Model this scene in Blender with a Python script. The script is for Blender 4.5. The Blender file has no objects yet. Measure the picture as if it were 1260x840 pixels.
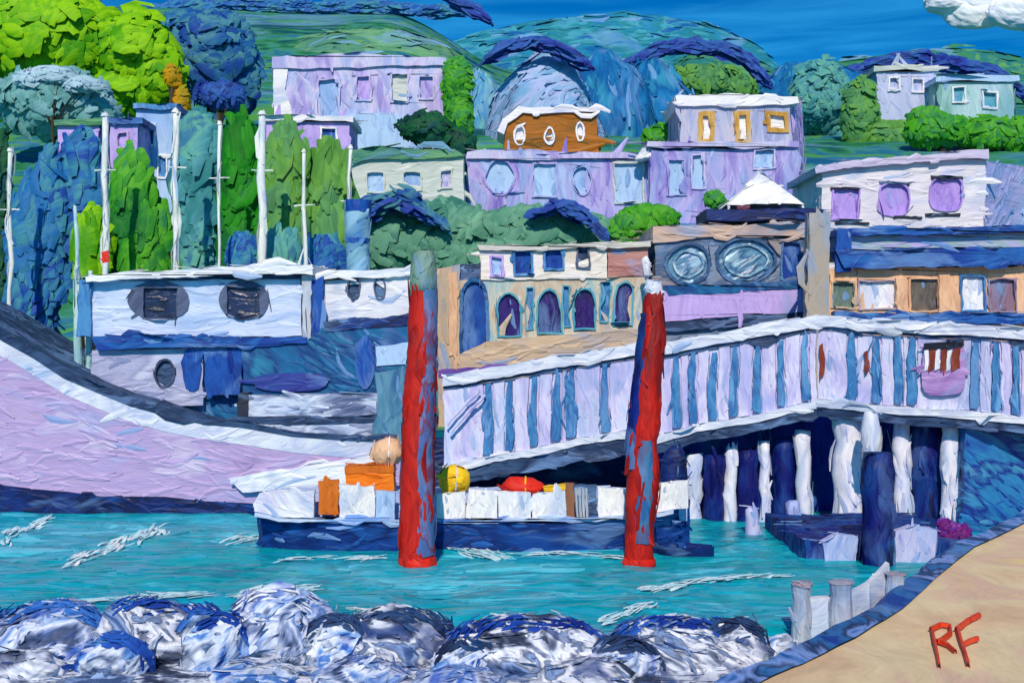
import bpy, bmesh, math, random
from mathutils import Vector, noise, geometry
from mathutils.bvhtree import BVHTree
random.seed(7)
S = bpy.context.scene
COL = S.collection
F = 1521.0; CZ = 7.0; HY = 420.0          # focal length in photo pixels, eye height (m), horizon row

# ------------------------------------------------------------------ camera, world, sun, exposure
cam = bpy.data.cameras.new('camera'); cam.sensor_width = 36; cam.lens = 36*F/1260
cam.clip_start = .1; cam.clip_end = 6000
co = bpy.data.objects.new('camera', cam); COL.objects.link(co)
co.location = (0, 0, CZ); co.rotation_euler = (math.radians(90), 0, 0); S.camera = co

SUN_EL, SUN_AZ = math.radians(38), math.radians(-176)     # azimuth from +Y towards +X: behind the viewer, to the left
sdir = Vector((math.sin(SUN_AZ)*math.cos(SUN_EL), math.cos(SUN_AZ)*math.cos(SUN_EL), math.sin(SUN_EL)))
sl = bpy.data.lights.new('sun', 'SUN'); sl.energy = 3.8; sl.angle = math.radians(.6); sl.color = (1, .86, .70)
so = bpy.data.objects.new('sun', sl); COL.objects.link(so)
so.rotation_euler = (-sdir).to_track_quat('-Z', 'Y').to_euler()

W = bpy.data.worlds.new('World'); S.world = W; W.use_nodes = True
n = W.node_tree.nodes; l = W.node_tree.links; n.clear()
wo = n.new('ShaderNodeOutputWorld'); bg = n.new('ShaderNodeBackground'); bg.inputs['Strength'].default_value = .1
sk = n.new('ShaderNodeTexSky'); sk.sky_type = 'NISHITA'; sk.sun_disc = False
sk.sun_elevation = SUN_EL; sk.sun_rotation = SUN_AZ
tc = n.new('ShaderNodeTexCoord'); mp = n.new('ShaderNodeMapping'); mp.inputs['Scale'].default_value = (7, 7, 85)
ns = n.new('ShaderNodeTexNoise'); ns.inputs['Scale'].default_value = 1; ns.inputs['Detail'].default_value = 4; ns.inputs['Distortion'].default_value = .6
rp = n.new('ShaderNodeValToRGB')
rp.color_ramp.elements[0].position = .34; rp.color_ramp.elements[0].color = (.0, .40, .90, 1)
rp.color_ramp.elements[1].position = .68; rp.color_ramp.elements[1].color = (.07, .72, 1.2, 1)
mu = n.new('ShaderNodeMixRGB'); mu.blend_type = 'MULTIPLY'; mu.inputs[0].default_value = 1
l.new(tc.outputs['Generated'], mp.inputs[0]); l.new(mp.outputs[0], ns.inputs['Vector']); l.new(ns.outputs['Fac'], rp.inputs[0])
l.new(sk.outputs[0], mu.inputs[1]); l.new(rp.outputs[0], mu.inputs[2]); l.new(mu.outputs[0], bg.inputs['Color']); l.new(bg.outputs[0], wo.inputs[0])
S.view_settings.view_transform = 'Standard'; S.view_settings.look = 'None'; S.view_settings.gamma = 1
S.view_settings.use_curve_mapping = False; S.view_settings.exposure = 0.0

# ------------------------------------------------------------------ materials
def lin(c):
    return tuple((v/255/12.92 if v/255 <= .04045 else ((v/255+.055)/1.055)**2.4) for v in c) + (1,)
GAIN = (1.0, 1.0, 1.0)
MATS = {}; STROKE = {}
def paint(name, cols, d='h', s=1.0, rough=.55, bump=.42, patch=1.0, streak=.6, island=.3, spec=.25, ang=None, acc=(118, 158, 208), accm=.45, accp=.07):
    """oil-like coat: palette patches dragged along the stroke direction, with ridges of real relief"""
    if name in MATS: return MATS[name]
    m = bpy.data.materials.new(name); m.use_nodes = True
    n = m.node_tree.nodes; l = m.node_tree.links; n.clear()
    def nd(t, **k):
        x = n.new(t)
        for a, b in k.items(): setattr(x, a, b)
        return x
    out = nd('ShaderNodeOutputMaterial'); b = nd('ShaderNodeBsdfPrincipled')
    b.inputs['Roughness'].default_value = rough; b.inputs['Specular IOR Level'].default_value = spec
    geo = nd('ShaderNodeNewGeometry')
    rot = nd('ShaderNodeVectorRotate', rotation_type='Y_AXIS')
    if ang is None: ang = {'h': .04, 'v': math.pi/2+.03, 'd': .6, 'e': -.6}[d]
    rot.inputs['Angle'].default_value = ang
    wn = nd('ShaderNodeTexNoise'); wn.inputs['Scale'].default_value = .5/s; wn.inputs['Detail'].default_value = 1
    l.new(geo.outputs['Position'], wn.inputs['Vector'])
    ws = nd('ShaderNodeVectorMath', operation='SCALE'); ws.inputs['Scale'].default_value = 1.1*s
    l.new(wn.outputs['Color'], ws.inputs[0])
    wa = nd('ShaderNodeVectorMath', operation='ADD'); l.new(geo.outputs['Position'], wa.inputs[0]); l.new(ws.outputs[0], wa.inputs[1])
    l.new(wa.outputs[0], rot.inputs['Vector'])
    def nz(sc, detail, dist, rough=.55):
        mp = nd('ShaderNodeMapping'); mp.inputs['Scale'].default_value = tuple(v/s for v in sc)
        mp.inputs['Location'].default_value = tuple(random.uniform(0, 50) for _ in range(3))
        l.new(rot.outputs[0], mp.inputs['Vector'])
        t = nd('ShaderNodeTexNoise'); t.inputs['Scale'].default_value = 1; t.inputs['Detail'].default_value = detail
        t.inputs['Distortion'].default_value = dist; t.inputs['Roughness'].default_value = rough
        l.new(mp.outputs[0], t.inputs['Vector']); return t.outputs['Fac']
    def mth(op, a, c):
        x = nd('ShaderNodeMath', operation=op)
        for i, v in enumerate((a, c)):
            if isinstance(v, (int, float)): x.inputs[i].default_value = v
            else: l.new(v, x.inputs[i])
        return x.outputs[0]
    def mr(v, a, c, e, f):
        x = nd('ShaderNodeMapRange', clamp=False)
        for i, q in enumerate((a, c, e, f)): x.inputs[i+1].default_value = q
        l.new(v, x.inputs[0]); return x.outputs[0]
    p = nz((.28*patch, .28*patch, .55*patch), 2, .8)
    st = nz((.7, .7, 3.6), 3, .9, .6)
    fi = nz((2.4, 2.4, 13), 2, .6, .6)
    f = mth('ADD', mr(p, .32, .68, 0, 1), mr(st, .3, .7, -.32*streak, .32*streak))
    at = nd('ShaderNodeAttribute', attribute_name='stroke')
    rnd = geo.outputs['Random Per Island']
    if island: f = mth('ADD', f, mth('MULTIPLY', mr(rnd, 0, 1, -island, island), at.outputs['Fac']))
    r = nd('ShaderNodeValToRGB'); e = r.color_ramp.elements
    cols = [lin(c) for c in cols]
    while len(e) < len(cols): e.new(.5)
    for i, c in enumerate(cols):
        e[i].position = i/(max(1, len(cols)-1)); e[i].color = tuple(c[k]/GAIN[k] for k in range(3))+(1,)
    l.new(f, r.inputs[0])
    v = nd('ShaderNodeMixRGB', blend_type='MULTIPLY'); v.inputs[0].default_value = 1
    g = mr(mth('ADD', mth('MULTIPLY', st, .6), mth('MULTIPLY', fi, .4)), .3, .7, .89, 1.11)
    cg = nd('ShaderNodeCombineColor')
    for i in range(3): l.new(g, cg.inputs[i])
    src = r.outputs[0]
    if acc:
        ax = nd('ShaderNodeMixRGB'); ax.inputs[2].default_value = lin(acc)
        q = nz((.22*patch, .22*patch, .5*patch), 2, 1.2)
        qa = nd('ShaderNodeMapRange'); qq = mth('ADD', q, mr(st, .3, .7, -.06, .06))
        for i, z in enumerate((.56, .68, 0, accm)): qa.inputs[i+1].default_value = z
        l.new(qq, qa.inputs[0])
        r2 = mth('FRACT', mth('MULTIPLY', rnd, 37.7), 0)
        hit = mth('MULTIPLY', mth('MULTIPLY', mth('GREATER_THAN', r2, 1-accp), at.outputs['Fac']), .7)
        l.new(mth('MAXIMUM', qa.outputs[0], hit), ax.inputs[0]); l.new(src, ax.inputs[1]); src = ax.outputs[0]
    l.new(src, v.inputs[1]); l.new(cg.outputs[0], v.inputs[2]); l.new(v.outputs[0], b.inputs['Base Color'])
    if bump:
        bp = nd('ShaderNodeBump'); bp.inputs['Strength'].default_value = bump; bp.inputs['Distance'].default_value = .10*s
        l.new(mth('ADD', mth('MULTIPLY', st, .7), mth('MULTIPLY', fi, .45)), bp.inputs['Height']); l.new(bp.outputs[0], b.inputs['Normal'])
    l.new(b.outputs[0], out.inputs[0]); MATS[name] = m; STROKE[m.name] = (ang, s)
    return m

# ------------------------------------------------------------------ geometry helpers
def X(px, y): return (px-630)*y/F
def Z(py, y): return CZ+(HY-py)*y/F
def ground(px, py, z):
    y = (CZ-z)*F/(py-HY); return Vector((X(px, y), y, z))
class Plane:
    """an upright wall plane through two points of the plan; uz() finds where the sight line of a photo pixel meets it"""
    def __init__(s, x0, y0, x1, y1):
        s.o = Vector((x0, y0)); d = Vector((x1-x0, y1-y0)); s.len = d.length; s.d = d.normalized(); s.n = Vector((-s.d.y, s.d.x))
        if s.n.y < 0: s.n = -s.n
    def uz(s, px, py):
        k = (px-630)/F
        u = (k*s.o.y-s.o.x)/(s.d.x-k*s.d.y); y = s.o.y+u*s.d.y
        return (u, Z(py, y))
    def at(s, u, z, back): return Vector((s.o.x+u*s.d.x+back*s.n.x, s.o.y+u*s.d.y+back*s.n.y, z))
def flat(y): return Plane(0, y, 1, y)
def wob(c):
    s = max(.5, c.y/50)
    a = noise.noise_vector(Vector((c.x, c.y*.3, c.z))*(.55/s)); b = noise.noise_vector(Vector((c.x+9, c.y*.3, c.z))*(2.1/s))
    e = noise.noise_vector(Vector((c.x, c.y*.3+5, c.z))*(6.5/s))
    return Vector((c.x+(a.x*.10+b.x*.05+e.x*.035)*s, c.y, c.z+(a.z*.10+b.z*.05+e.z*.035)*s))
class MB:
    def __init__(s): s.v = []; s.f = []
    def add(s, vs, fs):
        o = len(s.v); s.v += [Vector(v) for v in vs]; s.f += [tuple(i+o for i in f) for f in fs]; return s
    def box(s, x0, x1, y0, y1, z0, z1, step=None):
        step = step or max(.5, (y0/50)*1.2)
        def ax(a, b): k = min(24, max(1, int(abs(b-a)/step))); return [a+(b-a)*i/k for i in range(k+1)]
        xs, ys, zs = ax(x0, x1), ax(y0, y1), ax(z0, z1)
        def grid(A, B, fn, flip):
            o = len(s.v)
            for a in A:
                for b in B: s.v.append(Vector(fn(a, b)))
            m = len(B)
            for i in range(len(A)-1):
                for j in range(m-1):
                    q = (o+i*m+j, o+(i+1)*m+j, o+(i+1)*m+j+1, o+i*m+j+1)
                    s.f.append(q if not flip else q[::-1])
        grid(xs, zs, lambda a, b: (a, y0, b), False); grid(xs, zs, lambda a, b: (a, y1, b), True)
        grid(ys, zs, lambda a, b: (x0, a, b), True); grid(ys, zs, lambda a, b: (x1, a, b), False)
        grid(xs, ys, lambda a, b: (a, b, z1), False); grid(xs, ys, lambda a, b: (a, b, z0), True)
        return s
    def slab(s, pl, outline, holes=(), t=.3, off=0.0, step=.6, px=True):
        """an upright slab with real openings: outline and holes in photo pixels on plane pl (or u,z when px is False)"""
        def conv(poly):
            q = [pl.uz(*p) for p in poly] if px else list(poly)
            r = []
            for i in range(len(q)):
                a, b = Vector(q[i]), Vector(q[(i+1) % len(q)]); k = max(1, min(60, int((b-a).length/step*2.2)))
                r += [a+(b-a)*j/k for j in range(k)]
            return r
        loops = [conv(outline)]+[conv(h) for h in holes]
        def area(p): return sum(p[i].x*p[(i+1) % len(p)].y-p[(i+1) % len(p)].x*p[i].y for i in range(len(p)))
        if area(loops[0]) < 0: loops[0].reverse()
        for h in loops[1:]:
            if area(h) > 0: h.reverse()
        tri = geometry.tessellate_polygon([[Vector((p.x, p.y, 0)) for p in lp] for lp in loops])
        pts = [p for lp in loops for p in lp]; N = len(pts); o = len(s.v)
        for p in pts: s.v.append(pl.at(p.x, p.y, -off))
        for p in pts: s.v.append(pl.at(p.x, p.y, t-off))
        for tr in tri:
            a, b, c = tr
            if (pts[b]-pts[a]).cross(pts[c]-pts[a]) < 0: b, c = c, b
            s.f.append((o+a, o+b, o+c)); s.f.append((o+N+a, o+N+c, o+N+b))
        k = 0
        for lp in loops:
            m = len(lp)
            for i in range(m):
                a, b = k+i, k+(i+1) % m; s.f.append((o+a, o+N+a, o+N+b, o+b))
            k += m
        return s
    def tube(s, pts, rad, seg=10, cap=True):
        pts = [Vector(p) for p in pts]; o = len(s.v)
        for i, p in enumerate(pts):
            d = (pts[min(i+1, len(pts)-1)]-pts[max(i-1, 0)]).normalized()
            a = d.orthogonal().normalized() if abs(d.z) > .9 else d.cross(Vector((0, 0, 1))).normalized()
            if abs(d.z) > .9: a = (Vector((1, 0, 0))-d*d.x).normalized()
            b = d.cross(a); r = rad[i] if isinstance(rad, (list, tuple)) else rad
            for k in range(seg):
                t = 2*math.pi*k/seg; s.v.append(p+(a*math.cos(t)+b*math.sin(t))*r)
        for i in range(len(pts)-1):
            for k in range(seg):
                q = (o+i*seg+k, o+i*seg+(k+1) % seg, o+(i+1)*seg+(k+1) % seg, o+(i+1)*seg+k); s.f.append(q)
        if cap:
            s.f.append(tuple(o+k for k in range(seg))[::-1]); s.f.append(tuple(o+(len(pts)-1)*seg+k for k in range(seg)))
        return s
    def rod(s, a, b, ra, rb=None, k=8, seg=10):
        a, b = Vector(a), Vector(b); rb = ra if rb is None else rb
        return s.tube([a.lerp(b, i/k) for i in range(k+1)], [ra+(rb-ra)*i/k for i in range(k+1)], seg)
    def blob(s, c, r, sub=3, amp=.25, fr=1.0, seed=0, flatten=None):
        bm = bmesh.new(); bmesh.ops.create_icosphere(bm, subdivisions=sub, radius=1)
        o = len(s.v); c = Vector(c)
        for v in bm.verts:
            d = v.co.normalized(); q = d*fr+Vector((seed*7.3, seed*3.1, seed))
            k = 1+amp*(noise.noise(q)*1.2+.5*noise.noise(q*2.7)+.22*noise.noise(q*6))
            p = Vector((d.x*r[0]*k, d.y*r[1]*k, d.z*r[2]*k))
            if flatten is not None and p.z < flatten: p.z = flatten
            s.v.append(c+p)
        for f in bm.faces: s.f.append(tuple(o+v.index for v in f.verts))
        bm.free(); return s
    def dab(s, c, nrm, tan, L, w):
        nrm = nrm.normalized(); tan = tan-nrm*tan.dot(nrm)
        if tan.length < 1e-4: tan = nrm.orthogonal()
        tan.normalize(); b = nrm.cross(tan); o = len(s.v); j = lambda: random.uniform(.75, 1.2)
        for (x, y, h) in ((-1, -.35, -.05), (-.45, -1, 0), (.5, -.9, 0), (1, -.2, -.06), (.85, .55, -.02), (0, 1, .04), (-.8, .6, 0)):
            s.v.append(c+tan*x*L*j()/2+b*y*w*j()/2+nrm*h*w)
        s.f.append(tuple(range(o, o+7))); return s
def strip(s, c, nrm, tan, L, w, dome=.16):
    'one brush stroke: a low domed strip, bent a little, with ragged ends'
    nrm = nrm.normalized(); tan = tan-nrm*tan.dot(nrm)
    if tan.length < 1e-4: tan = nrm.orthogonal()
    tan.normalize(); b = nrm.cross(tan); o = len(s.v); cv = random.gauss(0, .10)*L
    for e, wd in ((-.5, .55), (-.22, 1), (.15, 1.05), (.5, .5)):
        q = c+tan*(L*(e+random.gauss(0, .04)))+b*(cv*(1-4*e*e))-nrm*(w*.5*e*e*4*.5); hw = w*.5*wd*random.uniform(.8, 1.2)
        s.v += [q-b*hw, q+nrm*(w*dome), q+b*hw]
    for k in range(3):
        q = o+k*3; s.f += [(q, q+3, q+4, q+1), (q+1, q+4, q+5, q+2)]
MB.strip = strip
LOC = {}
def link(o): COL.objects.link(o); return o
def thing(name, label, cat, loc, group=None):
    o = link(bpy.data.objects.new(name, None)); o.location = loc; o.empty_display_size = .3
    o['label'] = label; o['category'] = cat
    if group: o['group'] = group
    LOC[o.name] = Vector(loc); return o
def root_loc(o):
    while o.parent: o = o.parent
    return LOC[o.name]
RS = random.Random(11)
def strokes(vs, fs, mat, mul, cap, size):
    """thick brush strokes of paint laid over the faces: low domed strips with ragged ends, part of the same coat"""
    ang, s = STROKE[mat.name]; vs = list(vs); fs = list(fs)
    bv = BVHTree.FromPolygons(vs, fs); tris = []; tot = 0
    lo = Vector((min(v[i] for v in vs) for i in range(3))); hi = Vector((max(v[i] for v in vs) for i in range(3))); dim = hi-lo
    yy = max(12, lo.y); s = size or max(.5, yy/50); big = max(dim.x, dim.z, min(dim.y, dim.x)); sm = sorted((dim.x, dim.z, max(dim.y, .01)))[1]
    L = min(1.7*s, .55*big); w = min(.26*s, .30*sm, L*.4)
    if w < .02: return vs, fs
    for f in fs:
        p0 = vs[f[0]]
        for i in range(1, len(f)-1):
            a, b = vs[f[i]], vs[f[i+1]]; c = (a-p0).cross(b-p0); ar = c.length/2
            if ar < 1e-5: continue
            nn = c.normalized()
            if nn.y > .35 or nn.z < -.75: continue
            tot += ar; tris.append((tot, p0, a, b, nn))
    if not tris: return vs, fs
    n = int(min(cap, mul*1.15*tot/(L*w))); cum = [t[0] for t in tris]
    import bisect
    base_n = len(vs)
    for _ in range(n):
        t = tris[min(len(tris)-1, bisect.bisect(cum, RS.random()*tot))]; u, v = RS.random(), RS.random()
        if u+v > 1: u, v = 1-u, 1-v
        p = t[1]+(t[2]-t[1])*u+(t[3]-t[1])*v; nn = t[4]
        a = ang+RS.gauss(0, .22); d = Vector((math.cos(a), 0, math.sin(a)))
        if abs(nn.z) > .8: d = Vector((1, RS.gauss(0, .25), 0))
        d = d-nn*d.dot(nn)
        if d.length < .2: continue
        d.normalize(); b = nn.cross(d); l = L*RS.uniform(.45, 1.1); ww = w*RS.uniform(.5, 1.2); ok = 0
        for e in (-.42, .42):
            q = p+d*(l*e); h = bv.ray_cast(q+nn*.12*s, -nn, .3*s)
            ok += h[0] is not None
        if ok < 2:
            if RS.random() < .8: l *= .35; ww *= .7
            if ok == 0: continue
        cv = RS.gauss(0, .10)*l; o = len(vs); hgt = ww*RS.uniform(.07, .14); lift = .004*s
        for k, (e, wd) in enumerate(((-.5, .45), (-.2, 1), (.15, 1.05), (.5, .35))):
            c = p+d*(l*(e+RS.gauss(0, .05)))+b*(cv*(1-4*e*e)); hw = ww*.5*wd*RS.uniform(.75, 1.2)
            vs.append(c-b*hw+nn*lift); vs.append(c+b*hw*RS.uniform(-.2, .2)+nn*(lift+hgt)); vs.append(c+b*hw+nn*lift)
        for k in range(3):
            q = o+k*3; fs.append((q, q+3, q+4, q+1)); fs.append((q+1, q+4, q+5, q+2))
    return vs, fs
def build(mb, name, mat, parent=None, smooth=False, wobble=True, loc=None, daubs=None, cap=500, size=None):
    base = root_loc(parent) if parent else Vector(loc or (0, 0, 0))
    nb = len(mb.f)
    ws = [(wob(v) if wobble else v) for v in mb.v]; ff = mb.f
    if daubs is None: daubs = 1.0 if wobble else 0
    if daubs: ws, ff = strokes(ws, ff, mat, daubs, cap, size)
    mb = MB(); mb.v = ws; mb.f = ff
    vs = [v-base for v in ws]
    me = bpy.data.meshes.new(name); me.from_pydata(vs, [], mb.f)
    at = me.attributes.new('stroke', 'FLOAT', 'FACE'); ind = name in ('crown', 'blue_bough', 'ridge_hedge', 'seaweed', 'foam', 'water_ripples')
    at.data.foreach_set('value', [1.0 if (ind or i >= nb) else 0.0 for i in range(len(mb.f))])
    me.validate()
    bm = bmesh.new(); bm.from_mesh(me); bmesh.ops.remove_doubles(bm, verts=bm.verts, dist=.0005); bm.to_mesh(me); bm.free()
    if smooth:
        for p in me.polygons: p.use_smooth = True
    me.materials.append(mat)
    o = link(bpy.data.objects.new(name, me))
    if parent: o.parent = parent
    else: o.location = base; LOC[o.name] = base
    return o
def tag(o, label=None, cat=None, group=None, kind=None):
    for k, v in (('label', label), ('category', cat), ('group', group), ('kind', kind)):
        if v: o[k] = v
    return o
def rect(a, b, c, d): return [(a, b), (c, b), (c, d), (a, d)]
def oval(a, b, c, d, k=18, p=2.0):
    cx, cy, rx, ry = (a+c)/2, (b+d)/2, (c-a)/2, (d-b)/2; r = []
    for i in range(k):
        t = 2*math.pi*i/k; q, w = math.cos(t), math.sin(t)
        r.append((cx+rx*math.copysign(abs(q)**(2/p), q), cy+ry*math.copysign(abs(w)**(2/p), w)))
    return r
def arch(a, b, c, d, k=8):
    cx, r, h = (a+c)/2, (c-a)/2, min((c-a)*.8, (d-b)*.5)
    return [(a, d)]+[(cx-r*math.cos(math.pi*i/k), b+h-h*math.sin(math.pi*i/k)) for i in range(k+1)]+[(c, d)]
SHAPES = {'rect': rect, 'oval': oval, 'arch': arch, 'squircle': lambda *a: oval(*a, 20, 3.2)}
def shape(w, grow=0):
    a, b, c, d, k = w[:5]; return SHAPES[k](a-grow, b-grow, c+grow, d+grow)
def window(parent, pl, w, s, name='window', fw=1.5, pt=None):
    """frame part with a pane sub-part set back in the opening; w = (px0, py0, px1, py1, shape, frame material, pane material)"""
    fr = build(MB().slab(pl, shape(w, .6), [rect(*w[8]) if len(w) > 8 else shape(w, -fw)], t=.30*s, off=.07*s, step=.4*s), name, w[5], parent)
    pw = rect(w[8][0]-.8, w[8][1]-.8, w[8][2]+.8, w[8][3]+.8) if len(w) > 8 else shape(w, -fw+.8)
    build(MB().slab(pl, pw, t=.05*s, off=-.10*s, step=.4*s), 'pane', w[6], fr)
    return fr
def facade(parent, pl, outline, wins, mat, s, name='wall', t=.35, fw=2.2):
    o = build(MB().slab(pl, outline, [shape(w) for w in wins], t=t*s, step=.6*s), name, mat, parent)
    for w in wins: window(parent, pl, w, s, fw=w[7] if len(w) > 7 else fw)
    return o
def body(parent, px0, px1, py0, py1, y, t, depth, mat, drop=1.5, name='wall'):
    """the rest of the building behind its front wall"""
    x0, x1 = X(px0, y), X(px1, y)
    return build(MB().box(x0+.02, x1-.02, y+t, y+depth, Z(py1, y)-drop, Z(py0, y)-.02), name, mat, parent)

# ------------------------------------------------------------------ palettes
P = paint
WHITE = P('white_oil', [(214, 216, 226), (240, 240, 240), (224, 222, 236)], 'h')
WHITEV = P('white_oil_upright', [(208, 214, 232), (242, 242, 240), (226, 224, 238)], 'v')
WHITE2 = P('white_oil_far', [(205, 208, 220), (240, 238, 236), (226, 222, 236)], 'h', 2)
LILAC = P('lilac_oil', [(172, 146, 194), (194, 168, 208), (184, 158, 204), (204, 188, 216)], 'h', 1.3, ang=-.08, accm=.3)
LILACF = P('lilac_oil_far', [(160, 148, 210), (186, 174, 220), (206, 200, 228), (160, 176, 222), (176, 160, 214)], 'v', 2.2)
LILACB = P('lilac_bright', [(170, 146, 216), (196, 172, 232), (186, 160, 226)], 'v', 1.6)
PURPLE = P('purple_wall', [(128, 110, 192), (156, 142, 208), (184, 174, 224), (150, 160, 214), (170, 186, 226)], 'v', 2.2)
PALEBLUE = P('pale_blue_oil', [(146, 176, 224), (176, 204, 236), (160, 190, 226)], 'v', 2)
CREAM = P('cream_grey', [(176, 190, 184), (206, 208, 204), (190, 200, 190), (220, 216, 218)], 'h', 2)
NAVY = P('navy_oil', [(10, 24, 76), (16, 44, 112), (8, 18, 62), (22, 62, 132)], 'h', 1.0, spec=.3)
NAVYV = P('navy_upright', [(8, 18, 92), (14, 34, 124), (10, 20, 80), (20, 66, 140)], 'v', 1.0)
SLATE = P('slate_oil', [(36, 56, 92), (58, 84, 122), (28, 46, 80), (84, 108, 150)], 'h')
DARK = P('dark_glass', [(20, 26, 62), (30, 44, 86), (16, 22, 50)], 'h', .7, rough=.3, spec=.5, acc=None)
GREYG = P('grey_frame', [(52, 60, 90), (90, 102, 132), (66, 76, 106)], 'd', .7, acc=None)
BLUE = P('cobalt_oil', [(14, 56, 146), (24, 82, 166), (12, 44, 126)], 'v')
BLUEH = P('cobalt_flat', [(16, 62, 150), (34, 100, 176), (14, 48, 130), (70, 130, 190)], 'h')
STEEL = P('steel_blue', [(50, 112, 172), (78, 142, 194), (44, 100, 164), (104, 160, 208)], 'v', .8)
TEALB = P('teal_blue', [(14, 76, 132), (22, 104, 154), (18, 60, 122), (40, 122, 158)], 'e', 1.2)
PANEL = P('parapet_lilac', [(174, 178, 226), (198, 192, 232), (216, 214, 240), (188, 200, 234)], 'v', .9)
RAILW = P('rail_white', [(196, 204, 226), (226, 230, 238), (196, 204, 226), (238, 238, 240)], 'h', .9, accm=.25)
BEIGE = P('beige_wall', [(172, 156, 140), (204, 176, 150), (186, 166, 142), (160, 158, 150)], 'v', 1.2)
PEACH = P('peach_oil', [(216, 168, 132), (234, 190, 152), (206, 160, 128)], 'v', 1, acc=None)
OCHRE = P('ochre_oil', [(122, 82, 16), (152, 92, 10), (166, 98, 14), (112, 88, 30)], 'h', 2, acc=None)
GOLD = P('gold_brown', [(176, 126, 40), (204, 160, 80), (190, 176, 150)], 'v', 2, acc=None)
VIOLET = P('violet_pane', [(34, 14, 84), (56, 26, 112), (28, 12, 66)], 'v', .8, rough=.35, spec=.4)
VIOLETP = P('lavender_pane', [(160, 132, 210), (184, 156, 226), (172, 146, 220)], 'v', 1.2)
TEAL = P('teal_slit', [(58, 140, 170), (96, 168, 184), (70, 150, 180)], 'v', .8)
GLASSB = P('blue_grey_glass', [(54, 108, 146), (96, 146, 176), (40, 86, 130), (170, 204, 220)], 'd', .8, rough=.3, spec=.5)
BLACK = P('charcoal', [(24, 28, 44), (44, 48, 66)], 'h', .8)
RED = P('red_oil', [(130, 12, 10), (176, 20, 10), (200, 34, 18), (150, 14, 12)], 'v', .9, spec=.3, acc=None)
REDBLUE = P('red_blue_shade', [(48, 90, 146), (90, 100, 156), (60, 106, 164), (120, 56, 84), (110, 120, 168), (70, 110, 160)], 'v', .6, acc=None)
ORANGE = P('orange_oil', [(226, 106, 12), (240, 130, 20), (206, 98, 16)], 'h', .8, acc=None)
ORANGED = P('orange_brown', [(190, 92, 22), (216, 116, 30)], 'v', .8, acc=None)
YELLOW = P('yellow_oil', [(236, 184, 10), (248, 210, 40), (226, 170, 20)], 'h', .8, acc=None)
REDC = P('red_cloth', [(206, 30, 16), (228, 52, 34)], 'e', .8, acc=None)
BROWN = P('brown_post', [(150, 100, 70), (120, 84, 70)], 'v', .7)
BRICK = P('pink_brick', [(170, 116, 112), (190, 140, 130)], 'h', .9)

# ------------------------------------------------------------------ the setting: land, hills, water
def smooth(a, b, t): t = min(1, max(0, (t-a)/(b-a))); return t*t*(3-2*t)
TY = [(40, 2.6), (66, 3.2), (73, 5.5), (85, 11), (100, 17), (115, 21.5), (130, 26.5), (160, 36), (200, 47), (240, 58), (270, 66), (300, 66), (420, 46), (900, 14), (6000, 5)]
def tz(x, y):
    for (a, za), (b, zb) in zip(TY, TY[1:]):
        if y <= b: z = za+(zb-za)*max(0, (y-a))/(b-a); break
    else: z = 5
    px = 630+F*x/max(y, 1)
    if y > 120: z += (1-smooth(470, 640, px))*13*smooth(120, 260, y)*(1-smooth(330, 900, y)) if y < 900 else 0
    if y > 75: z += noise.noise(Vector((x*.02, y*.02, 3)))*3.0*smooth(75, 160, y)
    return z
def sheet(xs, ys, fz):
    mb = MB()
    for y in ys:
        for x in xs: mb.v.append(Vector((x, y, fz(x, y))))
    m = len(xs)
    for j in range(len(ys)-1):
        for i in range(m-1): mb.f.append((j*m+i, j*m+i+1, (j+1)*m+i+1, (j+1)*m+i))
    return mb
xs = [math.sinh(t/24)*14 for t in range(-130, 131, 2)]
ys = [56.2]+[58+4*i for i in range(64)]+[320+24*i for i in range(12)]+[640, 760, 900, 1200, 1700, 2500, 3500]
LAND = P('hillside_green', [(20, 84, 90), (44, 124, 70), (64, 138, 118), (28, 104, 140), (84, 156, 50), (50, 124, 140), (24, 92, 130)], 'h', 5, rough=.85, bump=.8, patch=1.1, spec=.1)
tag(build(sheet(xs, ys, tz), 'hillside', LAND, smooth=True, wobble=False, daubs=.5, cap=9000, size=2.4), kind='structure')

def mound(name, c, r, mat, seed):
    o = build(MB().blob(c, r, 5, .10, 1.6, seed), name, mat, smooth=True, wobble=False, daubs=1.3, cap=1200)
    return tag(o, kind='structure')
HILLB = P('pale_blue_hill', [(90, 156, 200), (140, 180, 216), (170, 184, 224), (110, 166, 206), (170, 170, 220)], 'd', 4, rough=.9, bump=.8, spec=.1)
HILLD = P('deep_blue_hill', [(16, 100, 160), (34, 122, 178), (14, 88, 150), (50, 140, 176)], 'v', 4, rough=.9, bump=.8, spec=.1)
HILLG = P('green_blue_hill', [(28, 100, 96), (64, 136, 84), (36, 116, 120), (90, 152, 96)], 'h', 4, rough=.9, bump=.8, spec=.1)
SAGEH = P('sage_hill', [(84, 144, 104), (110, 162, 118), (70, 128, 112), (96, 150, 100)], 'h', 4, rough=.9, bump=.8, spec=.1)
mound('hill', (X(672, 140), 142, Z(196, 140)), (6.6, 7, 13.0), HILLB, 1)
mound('hill', (X(742, 150), 152, Z(196, 150)), (7.6, 7, 12.2), HILLD, 2)
mound('hill', (X(800, 165), 168, Z(196, 165)), (8.5, 7, 13.5), HILLD, 6)
mound('hill', (X(880, 190), 190, Z(170, 190)), (14, 10, 12.2), HILLG, 3)
mound('hill', (X(1010, 180), 184, Z(180, 180)), (12, 8, 12.5), HILLD, 7)
mound('hill', (X(1160, 200), 204, Z(190, 200)), (19, 12, 14.2), HILLG, 4)
mound('hill', (X(440, 200), 204, Z(140, 200)), (20, 12, 14.5), SAGEH, 5)
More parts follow.
